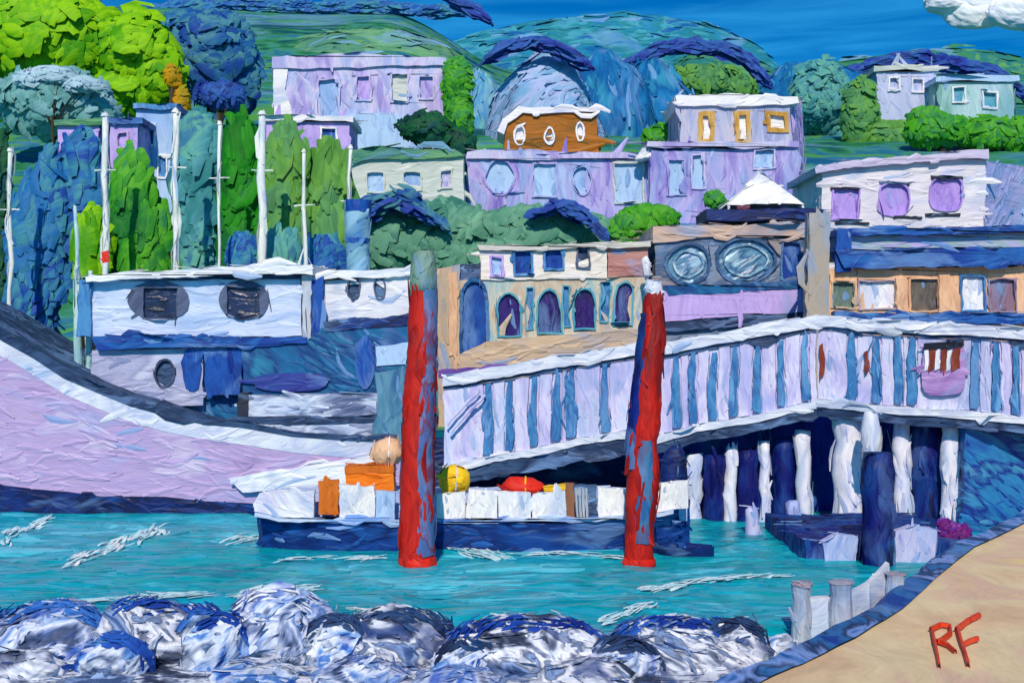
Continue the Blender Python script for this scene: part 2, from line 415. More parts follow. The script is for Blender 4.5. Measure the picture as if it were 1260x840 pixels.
mound('hill', (X(730, 420), 430, Z(140, 420)), (74, 14, 35), P('far_ridge', [(16, 100, 160), (40, 130, 170), (34, 122, 136), (70, 156, 176), (20, 92, 152)], 'h', 7, rough=.9, spec=.1), 9)
mound('hill', (X(1130, 420), 430, Z(150, 420)), (66, 14, 26.5), HILLG, 10)
mound('hill', (X(590, 150), 153, Z(170, 150)), (4.5, 6, 8.5), P('aqua_hill', [(90, 160, 190), (140, 190, 204), (60, 140, 190), (120, 180, 170)], 'v', 3, rough=.9, spec=.1), 8)


def waves(x, y):
    k = max(0, 1-max(0, abs(x)-45)/60)*(1 if y > 5 else 0)
    return k*(.16*noise.noise(Vector((x*.22, y*.55, 0)))+.08*noise.noise(Vector((x*.7+3, y*1.5, 5)))+.03*noise.noise(Vector((x*2.2, y*4, 8))))
wx = [-3000, -900, -300, -120, -70]+[-48+.4*i for i in range(241)]+[70, 120, 300, 900, 3000]
wy = [-2500, -600, -120, -30, 5]+[14+.3*i for i in range(150)]+[60, 70, 80]
WATER = P('turquoise_water', [(0, 120, 148), (4, 148, 166), (10, 164, 172), (0, 156, 184), (24, 178, 200), (6, 138, 160)], 'h', 1.6, rough=.3, bump=.5, patch=.8, spec=.12, acc=(110, 206, 228), accm=.4)
tag(build(sheet(wx, wy, waves), 'water', WATER, smooth=True, wobble=False, daubs=0), kind='structure')

mb = MB(); rw = random.Random(3)
for i in range(2600):
    y = 24+32*rw.random()**1.2; x = rw.uniform(-.46, .46)*y*1.05
    z = waves(x, y); L_, w_ = rw.uniform(.8, 3.4), rw.uniform(.06, .2)*(y/36)*1.6; a_ = rw.gauss(.05, .12)
    d = Vector((math.cos(a_), math.sin(a_), 0)); b_ = Vector((-d.y, d.x, 0)); o_ = len(mb.v); cvv = rw.gauss(0, .05)*L_
    for e, wd in ((-.5, .3), (-.2, 1), (.15, 1), (.5, .25)):
        for sd, hh in ((-1, -.02), (0, .018), (1, -.02)):
            q = Vector((x, y, 0))+d*(L_*e)+b_*(w_*wd*sd*rw.uniform(.7, 1.2)+cvv*(1-4*e*e)); q.z = waves(q.x, q.y)+hh+.008; mb.v.append(q)
    for k in range(3):
        q = o_+k*3; mb.f += [(q, q+3, q+4, q+1), (q+1, q+4, q+5, q+2)]
RIP = P('ripple_turquoise', [(0, 130, 156), (4, 150, 168), (10, 166, 174), (0, 160, 188), (30, 180, 200), (6, 146, 168), (80, 200, 220)], 'h', 1.6, rough=.25, bump=.2, patch=.8, spec=.25, acc=None, island=.3)
tag(build(mb, 'water_ripples', RIP, smooth=True, wobble=False, daubs=0), kind='stuff')

# cloud low over the hills
mb = MB()
for (px, py, rx, rz) in ((1205, 6, 44, 26), (1166, 2, 26, 13), (1245, 18, 36, 22), (1290, 8, 50, 36), (1228, -14, 70, 30)):
    mb.blob((X(px, 900), 900+random.uniform(-8, 8), Z(py, 900)), (rx*.6, 10, rz*.6), 5, .14, 1.4, px)
CLOUD = P('cloud_white', [(216, 222, 246), (244, 246, 248), (236, 238, 250)], 'e', 16, rough=1, bump=.4, spec=0)
tag(build(mb, 'cloud', CLOUD, smooth=True, wobble=False), kind='stuff')

# ------------------------------------------------------------------ foliage
def crown_mb(blobs, n, L, w, up=.0, jit=.16):
    mb = MB(); tot = sum(b[3]*b[4] for b in blobs)
    for (px, py, y, rx, rz) in blobs:
        c = Vector((X(px, y), y, Z(py, y))); rx, rz = rx*y/F, rz*y/F; ry = min(rx, rz*1.2)
        sd = random.random()*40
        for i in range(int(n*rx*rz*F*F/y/y/tot)):
            d = Vector((random.gauss(0, 1), random.gauss(0, 1), random.gauss(0, 1))).normalized()
            if d.y > .2 and random.random() < .5: d.y = -d.y
            if up > 0:
                a = random.uniform(0, 2*math.pi); h = random.uniform(-1, 1); q = (1-max(0, h-.55)*1.5)
                d = Vector((math.cos(a)*q, math.sin(a)*q, h))
                if d.y > .2 and random.random() < .5: d.y = -d.y
            k = random.uniform(.6, 1.0)**.5*(1+.28*noise.noise(d*1.8+Vector((sd, 0, 0)))+.1*noise.noise(d*5+Vector((0, sd, 0))))
            p = c+Vector((d.x*rx, d.y*ry, d.z*rz))*k
            if up > 0: d = Vector((d.x, d.y, .15))
            nr = d+Vector((random.gauss(0, jit), random.gauss(-.7, jit), random.gauss(.2, jit)))
            tn = Vector((random.gauss(0, 1), random.gauss(0, .4), random.gauss(0, 1)))
            if up: tn = Vector((random.gauss(0, .25), 0, 1)) if up > 0 else Vector((1, 0, random.gauss(0, .25)))
            s = random.uniform(.6, 1.35); mb.strip(p, nr, tn, L*s, w*s)
    return mb
TRUNK = P('dark_trunk', [(40, 36, 30), (74, 62, 40), (50, 56, 48)], 'v', 1, rough=.9)
def tree(name, label, cat, blobs, n, L, w, mat, trunk=(None, None), up=0, group=None, tmat=None, tr=.35):
    y = blobs[0][2]; px = trunk[0] if trunk[0] is not None else blobs[0][0]
    x = X(px, y); zb = trunk[1] if trunk[1] is not None else tz(x, y)-.3
    t = thing(name, label, cat, (x, y, zb), group)
    cz = Z(blobs[0][1], y); mb = MB()
    mb.tube([(x, y, zb), (x+.1*tr, y, zb+(cz-zb)*.35), (x-.2*tr, y, zb+(cz-zb)*.7), (X(blobs[0][0], y), y, cz)], [tr*1.3, tr, tr*.8, tr*.35], 9)
    for (bx, by, yy, rx, rz) in blobs:
        c = Vector((X(bx, yy), yy, Z(by, yy))); s0 = Vector((x, y, zb+(cz-zb)*.6))
        for k in range(3):
            e = c+Vector((random.uniform(-.7, .7)*rx*y/F, random.uniform(-.4, .4)*rx*y/F, random.uniform(-.2, .7)*rz*y/F))
            mb.tube([s0, s0.lerp(e, .5)+Vector((0, 0, .2)), e], [tr*.45, tr*.28, tr*.1], 6)
    build(mb, 'trunk', tmat or TRUNK, t, smooth=True, wobble=False)
    build(crown_mb(blobs, n, L, w, up), 'crown', mat, t, wobble=False, smooth=True)
    return t
def fol(name, cols, s, d='d', island=.28):
    cols = [tuple(min(250, v*1.0+3) for v in c) for c in cols]
    return P(name, cols, d, s, rough=.6, bump=.3, island=island, spec=.15, acc=None)
LIME = fol('lime_leaf', [(64, 140, 0), (110, 172, 0), (136, 190, 6), (90, 160, 10), (120, 176, 20)], 2.5)
LIMED = fol('green_leaf', [(24, 108, 40), (54, 138, 24), (80, 158, 34), (40, 118, 70), (64, 150, 20)], 2)
SAGE = fol('sage_leaf', [(56, 116, 100), (96, 150, 124), (76, 134, 110), (110, 160, 130)], 2)
SAGET = fol('teal_sage_leaf', [(70, 130, 130), (110, 160, 160), (90, 150, 150), (130, 170, 180)], 2.4)
NAVYL = fol('navy_leaf', [(24, 70, 140), (36, 100, 146), (70, 130, 140), (24, 80, 140), (16, 50, 140)], 2.5)
INK = fol('ink_leaf', [(20, 34, 120), (28, 56, 146), (44, 90, 160), (20, 40, 110)], 3)
BLUEL = fol('blue_leaf', [(22, 80, 160), (50, 126, 170), (18, 60, 150), (60, 134, 150), (30, 100, 160)], 2)
TEALL = fol('teal_leaf', [(40, 116, 120), (70, 140, 150), (90, 160, 140), (50, 110, 140)], 2)
EMER = fol('emerald_leaf', [(4, 84, 20), (10, 110, 10), (30, 130, 14), (20, 96, 40)], 1.6, 'v')
OLIVE = fol('olive_leaf', [(70, 128, 50), (96, 150, 60), (80, 140, 80), (60, 116, 70)], 1.8, 'v')
DKGRN = fol('dark_green_leaf', [(10, 50, 50), (20, 84, 44), (14, 66, 70)], 1.8)
PALEL = fol('pale_leaf', [(130, 170, 190), (170, 196, 214), (150, 186, 196), (190, 200, 230)], 2.4)
YELL = fol('amber_leaf', [(190, 140, 10), (150, 120, 10), (120, 150, 10)], 2)

tree('lime_tree', 'big lime green leafy tree filling the top corner above the masts', 'tree',
     [(70, 55, 120, 95, 62), (165, 70, 120, 52, 52), (20, 90, 121, 40, 60), (150, 110, 119, 46, 26), (190, 90, 119, 30, 36)], 3600, 2.3, .95, LIME, (222, None), tr=.5)
tree('amber_shrub', 'small amber and brown shrub at the lime tree\'s edge', 'shrub', [(212, 95, 116, 9, 14), (224, 122, 116, 9, 15)], 160, .9, .4, YELL)
tree('sage_tree', 'round grey green tree with a pale streaked top, under the lime tree', 'tree',
     [(65, 125, 108, 72, 38), (110, 135, 108, 30, 24)], 1100, 2.0, .7, SAGET)
tree('pale_shrub', 'white and blue streaked shrub arching over the grey green tree', 'shrub',
     [(60, 93, 105, 34, 9), (100, 104, 105, 22, 8), (35, 98, 105, 14, 9)], 420, 1.5, .3, PALEL, (65, None), up=-1, tr=.15)
tree('navy_tree', 'dark blue round tree standing on the ridge beside the lime tree', 'tree',
     [(258, 70, 132, 58, 56), (285, 100, 132, 34, 40), (230, 50, 132, 34, 34)], 1900, 2.4, .9, NAVYL)
tree('blue_bush', 'low deep blue bush under the dark blue round tree', 'bush', [(270, 116, 118, 30, 12)], 300, 1.6, .45, INK)
tree('green_poplar', 'tall bright green tree between the long lilac house and the hill', 'tree',
     [(562, 100, 118, 17, 28), (564, 140, 118, 16, 34)], 900, 1.3, .5, LIMED)
tree('dark_bush', 'dark green bush at the foot of the bright green tree', 'bush', [(525, 158, 112, 34, 18), (565, 176, 112, 18, 18)], 700, 1.1, .4, DKGRN)
grove = tree('sage_grove', 'wide sage green tree mass above the arched building', 'tree',
     [(545, 292, 80, 92, 40), (660, 290, 80, 84, 34), (480, 300, 80, 46, 44), (725, 300, 81, 40, 32), (600, 318, 79, 90, 24)], 3600, 1.5, .55, SAGE, (600, None))
def bough(pts, w, n, mat):
    mb = MB()
    for i in range(n):
        t = random.random()*(len(pts)-1); k = int(t); f = t-k; e = w*(.4+.6*math.sin(math.pi*t/(len(pts)-1)))
        px = pts[k][0]+(pts[k+1][0]-pts[k][0])*f; py = pts[k][1]+(pts[k+1][1]-pts[k][1])*f+random.gauss(0, .32)*e
        mb.strip(Vector((X(px, 77.2), 77.2+random.gauss(0, .3), Z(py, 77.2))), Vector((random.gauss(0, .2), -1, .3)), Vector((pts[k+1][0]-pts[k][0], 0, pts[k][1]-pts[k+1][1])), random.uniform(.8, 1.7), random.uniform(.2, .36))
    build(mb, 'blue_bough', mat, grove, wobble=False, smooth=True)
bough([(436, 262), (455, 252), (490, 244), (515, 254), (545, 278)], 20, 260, NAVYL)
bough([(455, 262), (480, 252), (505, 254), (528, 268)], 8, 110, INK)
bough([(655, 264), (690, 254), (715, 262), (740, 286)], 12, 170, INK)
tree('green_bush', 'bright green bush beside the round window building', 'bush',
     [(790, 275, 78, 34, 20), (772, 288, 78, 24, 16), (815, 268, 78, 20, 14)], 900, .8, .35, LIMED)
tree('green_bush', 'bright green bush on the slope left of the white eaved house', 'bush', [(818, 172, 112, 26, 20), (835, 155, 113, 14, 14)], 500, 1.1, .45, LIMED)
tree('green_bush', 'little green bush at the left foot of the white tent', 'bush', [(880, 246, 88, 12, 11), (898, 254, 88, 16, 6)], 200, .7, .3, LIMED)
tree('dark_bush', 'small dark green bush between the white eaved house and the white building', 'bush', [(1000, 236, 84, 14, 18), (1003, 250, 83, 12, 8)], 300, .7, .3, DKGRN)
tree('hill_tree', 'teal tree with long branches on the slope beside the white eaved house', 'tree', [(1010, 120, 150, 36, 46), (1045, 150, 150, 26, 40)], 1500, 1.6, .6, TEALL)
tree('hill_tree', 'olive green spreading tree on the hill above the white building', 'tree', [(1058, 142, 140, 22, 46), (1105, 170, 140, 46, 20)], 1100, 1.5, .6, OLIVE)
tree('green_hedge', 'long bright green hedge above the white building on the hill', 'hedge',
     [(1160, 160, 128, 50, 18), (1215, 164, 128, 44, 20), (1258, 166, 128, 34, 22), (1140, 145, 128, 20, 12)], 1600, 1.3, .5, LIMED)
tree('green_bush', 'rounded green bush under the dark blue ridge hedge', 'bush', [(870, 100, 170, 48, 20), (905, 108, 170, 26, 14)], 700, 1.7, .6, OLIVE)
# dark hedges that follow the hill crests
def hedge(label, pts, y, wpx, n, mat=INK):
    c = Vector((X(pts[0][0], y), y, Z(pts[0][1], y)))
    mb = MB()
    for i in range(n):
        t = random.random()*(len(pts)-1); k = int(t); f = t-k
        px = pts[k][0]+(pts[k+1][0]-pts[k][0])*f; py = pts[k][1]+(pts[k+1][1]-pts[k][1])*f
        w = .62*wpx*(.35+.65*math.sin(math.pi*min(1, max(0, t/(len(pts)-1)))))
        d = Vector((pts[k+1][0]-pts[k][0], 0, -(pts[k+1][1]-pts[k][1])))
        p = Vector((X(px, y), y+random.gauss(0, .4), Z(py+random.gauss(0, .3)*w, y)))
        mb.strip(p, Vector((random.gauss(0, .12), -1, random.gauss(.3, .12))), d, 4.2*y/200*random.uniform(.6, 1.3), .6*y/200, .08)
    return tag(build(mb, 'ridge_hedge', mat, wobble=False, loc=c), label, 'hedge', 'dark hedges along the hill crests')
hedge('dark blue hedge over the pale blue hill above the ochre house', [(606, 70), (625, 58), (655, 52), (685, 58), (715, 76)], 137, 10, 600)
hedge('dark blue hedge curving down behind the white eaved house', [(776, 76), (810, 62), (850, 57), (890, 60), (918, 74), (940, 98)], 178, 14, 800)
hedge('long dark blue hedge arching along the crest at the far hill', [(1045, 90), (1080, 78), (1130, 72), (1180, 80), (1225, 92), (1262, 118), (1290, 150)], 190, 15, 900)
hedge('short dark blue hedge at the top of the sage green hill', [(555, -2), (575, 8), (592, 20)], 230, 12, 200)
hedge('thin blue green hedge line on the crest of the sage green hill', [(200, 8), (300, 4), (400, 10), (470, 8), (560, 16)], 250, 16, 900, BLUEL)

# ------------------------------------------------------------------ columns of trees behind the masts
cols = [
 ('blue_column_tree', 'tall deep blue column tree at the far bow end of the ferry', [(40, 320, 62, 27, 92), (62, 280, 62, 16, 90)], BLUEL, 1500),
 ('blue_column_tree', 'blue column tree between the first two masts', [(102, 230, 63, 24, 52), (98, 285, 63, 22, 42)], BLUEL, 1100),
 ('lime_shrub', 'small lime green shrub beside the ferry bow mast', [(112, 298, 61, 18, 22)], LIME, 260),
 ('green_column_tree', 'bright green column tree with a lime top behind the ferry wheelhouse', [(162, 258, 63, 27, 54), (178, 300, 63, 34, 40), (150, 290, 63, 18, 44)], LIMED, 1500),
 ('teal_column_tree', 'grey teal column tree between two white masts', [(243, 200, 64, 24, 50), (246, 280, 64, 25, 56)], TEALL, 1400),
 ('emerald_column_tree', 'dark emerald column tree, the darkest green among the masts', [(296, 210, 64, 23, 52), (296, 280, 64, 23, 50)], EMER, 1400),
 ('olive_column_tree', 'olive green column tree beside the thickest white mast', [(350, 220, 64, 24, 52), (350, 290, 64, 25, 44)], OLIVE, 1400),
 ('olive_column_tree', 'olive and sage column tree before the pale low house', [(404, 240, 65, 25, 50), (410, 300, 65, 32, 40)], OLIVE, 1500),
]
for (nm, lb, bl, mt, k) in cols:
    tree(nm, lb, 'tree' if 'tree' in nm else 'shrub', bl, int(k*.55), 2.0, .48, mt, up=1, tr=.22)
tree('dark_column_tree', 'nearly black green tree cut by the picture edge behind the bow', 'tree', [(0, 260, 64, 14, 100)], 500, .9, .3, DKGRN, up=1, tr=.2)

tree('teal_shrub', 'blue green shrub low between the thickest mast and the wheelhouse roof', 'shrub', [(346, 308, 60.5, 22, 18)], 200, 1.2, .4, TEALL, up=1, tr=.15)
tree('blue_shrub', 'low blue shrub at the foot of the dark emerald column tree', 'shrub', [(300, 312, 60.5, 18, 14)], 160, 1.1, .4, BLUEL, up=1, tr=.15)
tree('blue_shrub', 'low blue shrub between the last two masts beside the funnel', 'shrub', [(400, 314, 60.5, 26, 14)], 200, 1.1, .4, BLUEL, up=1, tr=.15)
# masts
MASTW = P('mast_white', [(196, 214, 206), (232, 234, 230), (214, 226, 224)], 'v', .7)
for i, (px, t, b, w, lb) in enumerate([
    (12, 188, 420, 6, 'thin white mast nearest the picture edge, before the blue column tree'),
    (130, 142, 420, 8, 'white mast rising between the two small lilac houses'),
    (216, 138, 420, 8, 'white mast under the amber shrub at the lime tree'),
    (270, 152, 420, 5, 'thin white mast before the dark emerald column tree'),
    (322, 142, 420, 11, 'thickest white mast, between the emerald and olive column trees'),
    (375, 186, 420, 5, 'thin white mast between the two olive column trees'),
    (431, 182, 420, 5, 'short white mast against the pale low house')]):
    y = 58.0+.1*i; x = X(px, y); r = w*y/F/2; zt = Z(t, y)
    m = thing('mast', lb, 'mast', (x, y, 2.9), 'white masts behind the ferry')
    mb = MB().tube([(x+.05*math.sin(k*1.3), y, 2.9+(zt-2.9)*k/10) for k in range(11)], [r*(1.12-.25*k/10) for k in range(11)], 10)
    build(mb, 'pole', MASTW, m, smooth=True)
    build(MB().rod((x, y, zt-.02), (x, y, zt+.16), r*1.25, r*.6, 2), 'cap', MASTW, m)
    build(MB().rod((x-.5, y, zt-2.6), (x+.5, y, zt-2.6), .035, .035, 3, 6), 'spreader', MASTW, m)

# ------------------------------------------------------------------ houses on the slope
def house(name, label, outline, y, depth, wallm, wins, roofm, cat='house', s=None, roof_t=.35, over=.3, roofline=None, sidem=None):
    s = s or y/50
    pxs = [p[0] for p in outline]; pys = [p[1] for p in outline]
    x0, x1, zt, zb = X(min(pxs), y), X(max(pxs), y), Z(min(pys), y), Z(max(pys), y)
    h = thing(name, label, cat, ((x0+x1)/2, y+depth/2, zb))
    pl = flat(y); t = .35*s
    low = [(a, b+(30 if b > (min(pys)+max(pys))/2 else 0)) for a, b in outline]
    facade(h, pl, low, wins, wallm, s)
    mb = MB(); o = [(pl.uz(*p)) for p in low]
    mb.slab(Plane(0, y+t+.01, 1, y+t+.01), [(u, z-(.03 if z > (zt+zb)/2 else 0)) for u, z in o], t=depth-t, px=False, step=2)
    build(mb, 'wall', sidem or wallm, h)
    if roofm:
        rl = roofline or [(min(pxs)-4, min(pys)-5), (max(pxs)+4, min(pys)-5), (max(pxs)+4, min(pys)+2), (min(pxs)-4, min(pys)+2)]
        build(MB().slab(Plane(0, y-over, 1, y-over), rl, t=depth+2*over, step=.7*s), 'roof', roofm, h)
    return h
w7 = lambda a, b, c, d, k, f, p, fw=1.5: (a, b, c, d, k, f, p, fw)

house('long_house', 'long lilac house with faint blue windows below the sage green hill', [(336, 78), (545, 74), (545, 176), (336, 182)], 122, 9, LILACF,
      [w7(392, 96, 418, 150, 'rect', LILACF, PALEBLUE), w7(438, 92, 456, 124, 'rect', LILACF, LILACB), w7(480, 92, 502, 126, 'rect', LILACF, CREAM), w7(514, 94, 532, 122, 'rect', LILACF, PURPLE)],
      LILACF, roofline=[(334, 70), (440, 66), (548, 70), (550, 80), (334, 84)])
lh = bpy.data.objects['long_house']
build(MB().slab(Plane(0, 121.8, 1, 121.8), [(424, 142), (470, 138), (520, 146), (520, 190), (424, 190)], t=.19), 'lower_wall', PALEBLUE, lh)
build(MB().slab(Plane(0, 121.8, 1, 121.8), [(336, 80), (356, 79), (350, 110), (362, 150), (346, 176), (336, 176)], t=.19), 'corner_render', WHITE2, lh)
house('low_house', 'small lilac terrace house half hidden behind the masts', [(326, 148), (430, 148), (430, 182), (326, 182)], 100, 6, LILACB,
      [w7(345, 156, 362, 174, 'rect', WHITE2, PALEBLUE), w7(394, 158, 414, 178, 'rect', WHITE2, BLUE)], WHITE2)
house('lilac_house', 'little lilac house left of the second mast', [(72, 152), (122, 152), (122, 192), (72, 192)], 84, 5, LILACB, [w7(86, 164, 104, 182, 'rect', LILAC, LILACB)], SAGEH)
house('lilac_house', 'little lilac house touching the second mast beside the pale blue house', [(136, 150), (168, 150), (170, 204), (136, 200)], 83, 5, LILACB, [w7(145, 162, 158, 182, 'rect', LILAC, LILACB)], BLUEH)
house('pale_blue_house', 'tall pale blue house between two masts', [(166, 136), (212, 132), (212, 262), (166, 262)], 86, 6, PALEBLUE,
      [w7(176, 152, 190, 180, 'rect', WHITE2, STEEL), w7(194, 190, 206, 220, 'rect', WHITE2, STEEL)], STEEL)
house('pale_low_house', 'pale grey cream low house above the ferry funnel', [(434, 192), (570, 190), (572, 256), (434, 262)], 96, 8, CREAM,
      [w7(452, 212, 474, 236, 'rect', CREAM, PALEBLUE), w7(496, 210, 518, 234, 'rect', CREAM, PALEBLUE), w7(540, 208, 556, 232, 'rect', CREAM, LILACF)],
      SAGEH, roofline=[(430, 186), (470, 181), (560, 182), (572, 192), (432, 197)])
house('purple_terrace', 'long purple terrace with pale blue windows below the ochre house', [(576, 190), (800, 192), (800, 256), (576, 254)], 100, 8, PURPLE,
      [w7(598, 196, 634, 242, 'oval', PURPLE, PALEBLUE), w7(655, 200, 684, 242, 'rect', PURPLE, PALEBLUE), w7(702, 204, 728, 240, 'oval', PURPLE, PALEBLUE), w7(756, 200, 792, 250, 'rect', CREAM, PALEBLUE)],
      LILACF, roofline=[(574, 188), (640, 182), (700, 188), (802, 188), (802, 196), (574, 196)])
house('ochre_house', 'ochre brown house with three white windows and white roof edge', [(618, 186), (622, 152), (640, 139), (734, 140), (740, 186)], 110, 6, OCHRE,
      [w7(631, 154, 645, 178, 'oval', WHITE2, WHITE2), w7(669, 156, 681, 178, 'oval', WHITE2, WHITE2), w7(708, 152, 719, 176, 'oval', WHITE2, WHITE2)],
      WHITE2, roofline=[(612, 160), (618, 146), (636, 131), (738, 133), (738, 139), (641, 138.5), (624, 152), (620, 164)])
h = house('eaved_house', 'pale grey house with white eaves and ochre striped windows', [(836, 124), (974, 126), (974, 200), (836, 198)], 102, 8, P('grey_lilac_wall', [(150, 160, 196), (180, 182, 206), (196, 188, 200), (160, 168, 206)], 'v', 2),
      [w7(858, 138, 878, 178, 'rect', GOLD, WHITE2, 5), w7(904, 136, 922, 176, 'rect', GOLD, WHITE2, 4.5), w7(942, 138, 970, 164, 'rect', GOLD, WHITE2, 5)],
      WHITE2, roofline=[(830, 118), (900, 113), (984, 120), (986, 128), (832, 130)])
pl = Plane(X(974, 102), 102, X(988, 110), 110)
build(MB().slab(pl, [(974.5, 128), (988, 128), (988, 250), (974.5, 250)], t=.3), 'side_wall', LILACB, h)
house('purple_house', 'purple lower house with upright windows behind the white tent', [(800, 186), (978, 180), (978, 256), (800, 258)], 98, 3.5, PURPLE,
      [w7(820, 196, 842, 240, 'rect', PURPLE, PALEBLUE), w7(850, 190, 868, 232, 'rect', LILACF, PALEBLUE), w7(926, 184, 952, 208, 'rect', LILACF, PALEBLUE)], LILACF)
o = build(MB().blob((X(802, 97), 99, Z(193, 97)), (1.05, .9, 1.0), 4, .1, 1.5, 3, 0), 'roof_dome', WHITE2, smooth=True, loc=(X(802, 97), 99, Z(193, 97))); tag(o, 'small white dome on the roof end of the purple terrace', 'dome')
house('far_house', 'far lilac white house on the hill under the dark hedge', [(1080, 86), (1152, 84), (1152, 132), (1080, 126)], 150, 7, P('far_lilac', [(150, 168, 200), (190, 196, 226), (170, 180, 216)], 'v', 3),
      [w7(1094, 94, 1108, 112, 'rect', WHITE2, LILACF), w7(1122, 96, 1136, 114, 'rect', WHITE2, LILACF)], CREAM)
house('far_house', 'far pale teal house on the hill beside the lilac white one', [(1156, 98), (1246, 102), (1250, 152), (1156, 142)], 146, 7, P('far_teal', [(130, 176, 180), (180, 206, 214), (150, 190, 190), (110, 160, 150)], 'v', 3),
      [w7(1172, 108, 1188, 128, 'rect', WHITE2, TEAL), w7(1208, 112, 1226, 132, 'rect', WHITE2, TEAL)], PALEBLUE)

# white building above the shops
s = 1.5; y = 72
h = thing('white_building', 'white flat roofed building with three lilac windows', 'building', (X(1110, y), y+4, Z(290, y)))
pl = flat(y)
wins = [w7(1024, 232, 1056, 270, 'rect', VIOLETP, VIOLETP), w7(1080, 226, 1120, 266, 'squircle', VIOLETP, VIOLETP), w7(1144, 218, 1184, 260, 'squircle', VIOLETP, VIOLETP)]
WB = P('white_building_wall', [(198, 196, 212), (226, 222, 226), (214, 208, 222), (234, 232, 232)], 'h', 1.6)
facade(h, pl, [(1012, 210), (1050, 204), (1212, 196), (1212, 466), (1012, 466)], wins, WB, s)
build(MB().box(X(1013, y), X(1211, y), y+.54, y+8, 4.6, Z(207, y)), 'wall', WB, h)
build(MB().slab(Plane(X(1212, y), y, X(1275, 78), 78), [(1212.5, 196), (1275, 206), (1275, 450), (1212.5, 466)], t=.4), 'side_wall', P('blue_lilac_side', [(150, 170, 224), (184, 180, 230), (160, 190, 232)], 'd', 1.5), h)
build(MB().slab(Plane(0, y-.4, 1, y-.4), [(1004, 206), (1050, 198), (1215, 184), (1216, 194), (1050, 206), (1005, 213)], t=8), 'roof', P('roof_lilac', [(176, 164, 208), (204, 196, 220), (190, 180, 216)], 'h', 1.4), h)
for (a, b, c) in ((1022, 1056, 230), (1082, 1120, 224), (1146, 1184, 217), (1100, 1136, 265), (1140, 1182, 262), (1030, 1070, 272)):
    build(MB().slab(Plane(0, y-.12, 1, y-.12), [(a, c), (b, c+1), (b, c+4), (a, c+3)], t=.14), 'sill', BLACK, h)

# shops
y = 58; s = 1.16
h = thing('shop_row', 'low shop row with blue canopy and beige fascia', 'building', (X(1130, y), y+4, Z(398, y)))
pl = flat(y)
panes = [w7(1024, 346, 1052, 380, 'rect', BEIGE, P('pane_green', [(80, 110, 100), (120, 130, 120)], 'v', .9, rough=.4)),
         w7(1056, 344, 1104, 380, 'rect', P('mauve_frame', [(160, 130, 140), (190, 170, 180)], 'v', .9), WHITEV),
         w7(1118, 342, 1155, 382, 'rect', PEACH, P('pane_brown', [(76, 72, 76), (110, 100, 90), (90, 84, 80)], 'v', .9, rough=.4)),
         w7(1182, 340, 1212, 384, 'rect', STEEL, WHITEV), w7(1216, 344, 1250, 384, 'rect', P('mauve_frame2', [(150, 130, 150)]*2, 'v', .9), P('pane_mauve', [(104, 80, 96), (140, 110, 130), (110, 100, 120)], 'v', .9, rough=.4))]
facade(h, pl, [(1016, 330), (1262, 328), (1275, 328), (1275, 500), (1016, 500)], panes, PEACH, s, fw=2)
build(MB().box(X(1017, y), X(1274, y), y+.42, y+9, 3.8, Z(332, y)), 'wall', BEIGE, h)
build(MB().slab(Plane(0, y-.5, 1, y-.5), [(1030, 308), (1140, 305), (1275, 306), (1275, 326), (1040, 330)], t=1.2), 'canopy', BLUEH, h)
build(MB().slab(Plane(0, y+.5, 1, y+.5), [(1030, 289), (1275, 287), (1275, 309), (1030, 311)], t=7), 'upper_wall', P('sage_band', [(120, 160, 176), (160, 170, 200), (150, 176, 180), (180, 170, 216)], 'h', 1.1), h)
build(MB().slab(Plane(0, y+.1, 1, y+.1), [(1028, 281), (1275, 279), (1275, 287), (1028, 290)], t=8), 'roof', BLUEH, h)
build(MB().slab(Plane(0, y-.6, 1, y-.6), [(1028, 384), (1262, 386), (1275, 386), (1275, 398), (1028, 397)], t=.55), 'plinth', BLUEH, h)
build(MB().slab(Plane(0, y-.2, 1, y-.2), [(1156, 338), (1170, 338), (1170, 384), (1156, 384)], t=.25), 'pier', PEACH, h)
build(MB().slab(Plane(0, y-.2, 1, y-.2), [(1104, 342), (1116, 342), (1116, 382), (1104, 382)], t=.25), 'pier', PEACH, h)
build(MB().slab(Plane(0, y-.3, 1, y-.3), [(1030, 282), (1048, 282), (1048, 334), (1030, 334)], t=.3), 'downpipe', BLUE, h)
c = build(MB().slab(flat(57), [(996, 262), (1022, 262), (1022, 500), (996, 500)], t=1.0), 'pillar', P('grey_beige', [(140, 148, 146), (180, 164, 146), (156, 156, 150)], 'v', 1.2), loc=(X(1009, 57), 57, 3.9))
tag(c, 'grey beige upright pillar between the round window building and shops', 'pillar')

# round window building
y = 60; s = 1.2
h = thing('round_window_building', 'beige building with two large round windows over lilac bands', 'building', (X(905, y), y+4, Z(400, y)))
pl = flat(y)
BW = P('beige_top', [(170, 150, 140), (206, 176, 156), (176, 160, 160), (150, 140, 150)], 'h', 1.2)
GR = P('grey_mid', [(80, 110, 140), (130, 140, 160), (60, 90, 130), (150, 140, 146)], 'h', 1)
rims = P('rim_slate', [(30, 66, 110), (60, 96, 136)], 'h', .8)
wins = [w7(818, 298, 874, 352, 'oval', rims, GLASSB, 3), w7(880, 290, 956, 350, 'oval', rims, GLASSB, 3.4), w7(962, 298, 986, 346, 'rect', TEALB, BLUE)]
facade(h, pl, [(806, 286), (996, 284), (996, 500), (806, 500)], wins, GR, s)
for w in wins[:2]:
    a, b, c_, d = w[:4]
    g = build(MB().slab(pl, oval(a+9, b+9, c_-9, d-9), [oval(a+11.5, b+12, c_-11.5, d-12)], t=.05, off=.0), 'inner_ring', P('pale_ring', [(90, 140, 176), (190, 214, 226), (70, 120, 160), (160, 196, 214)], 'd', .7), h)
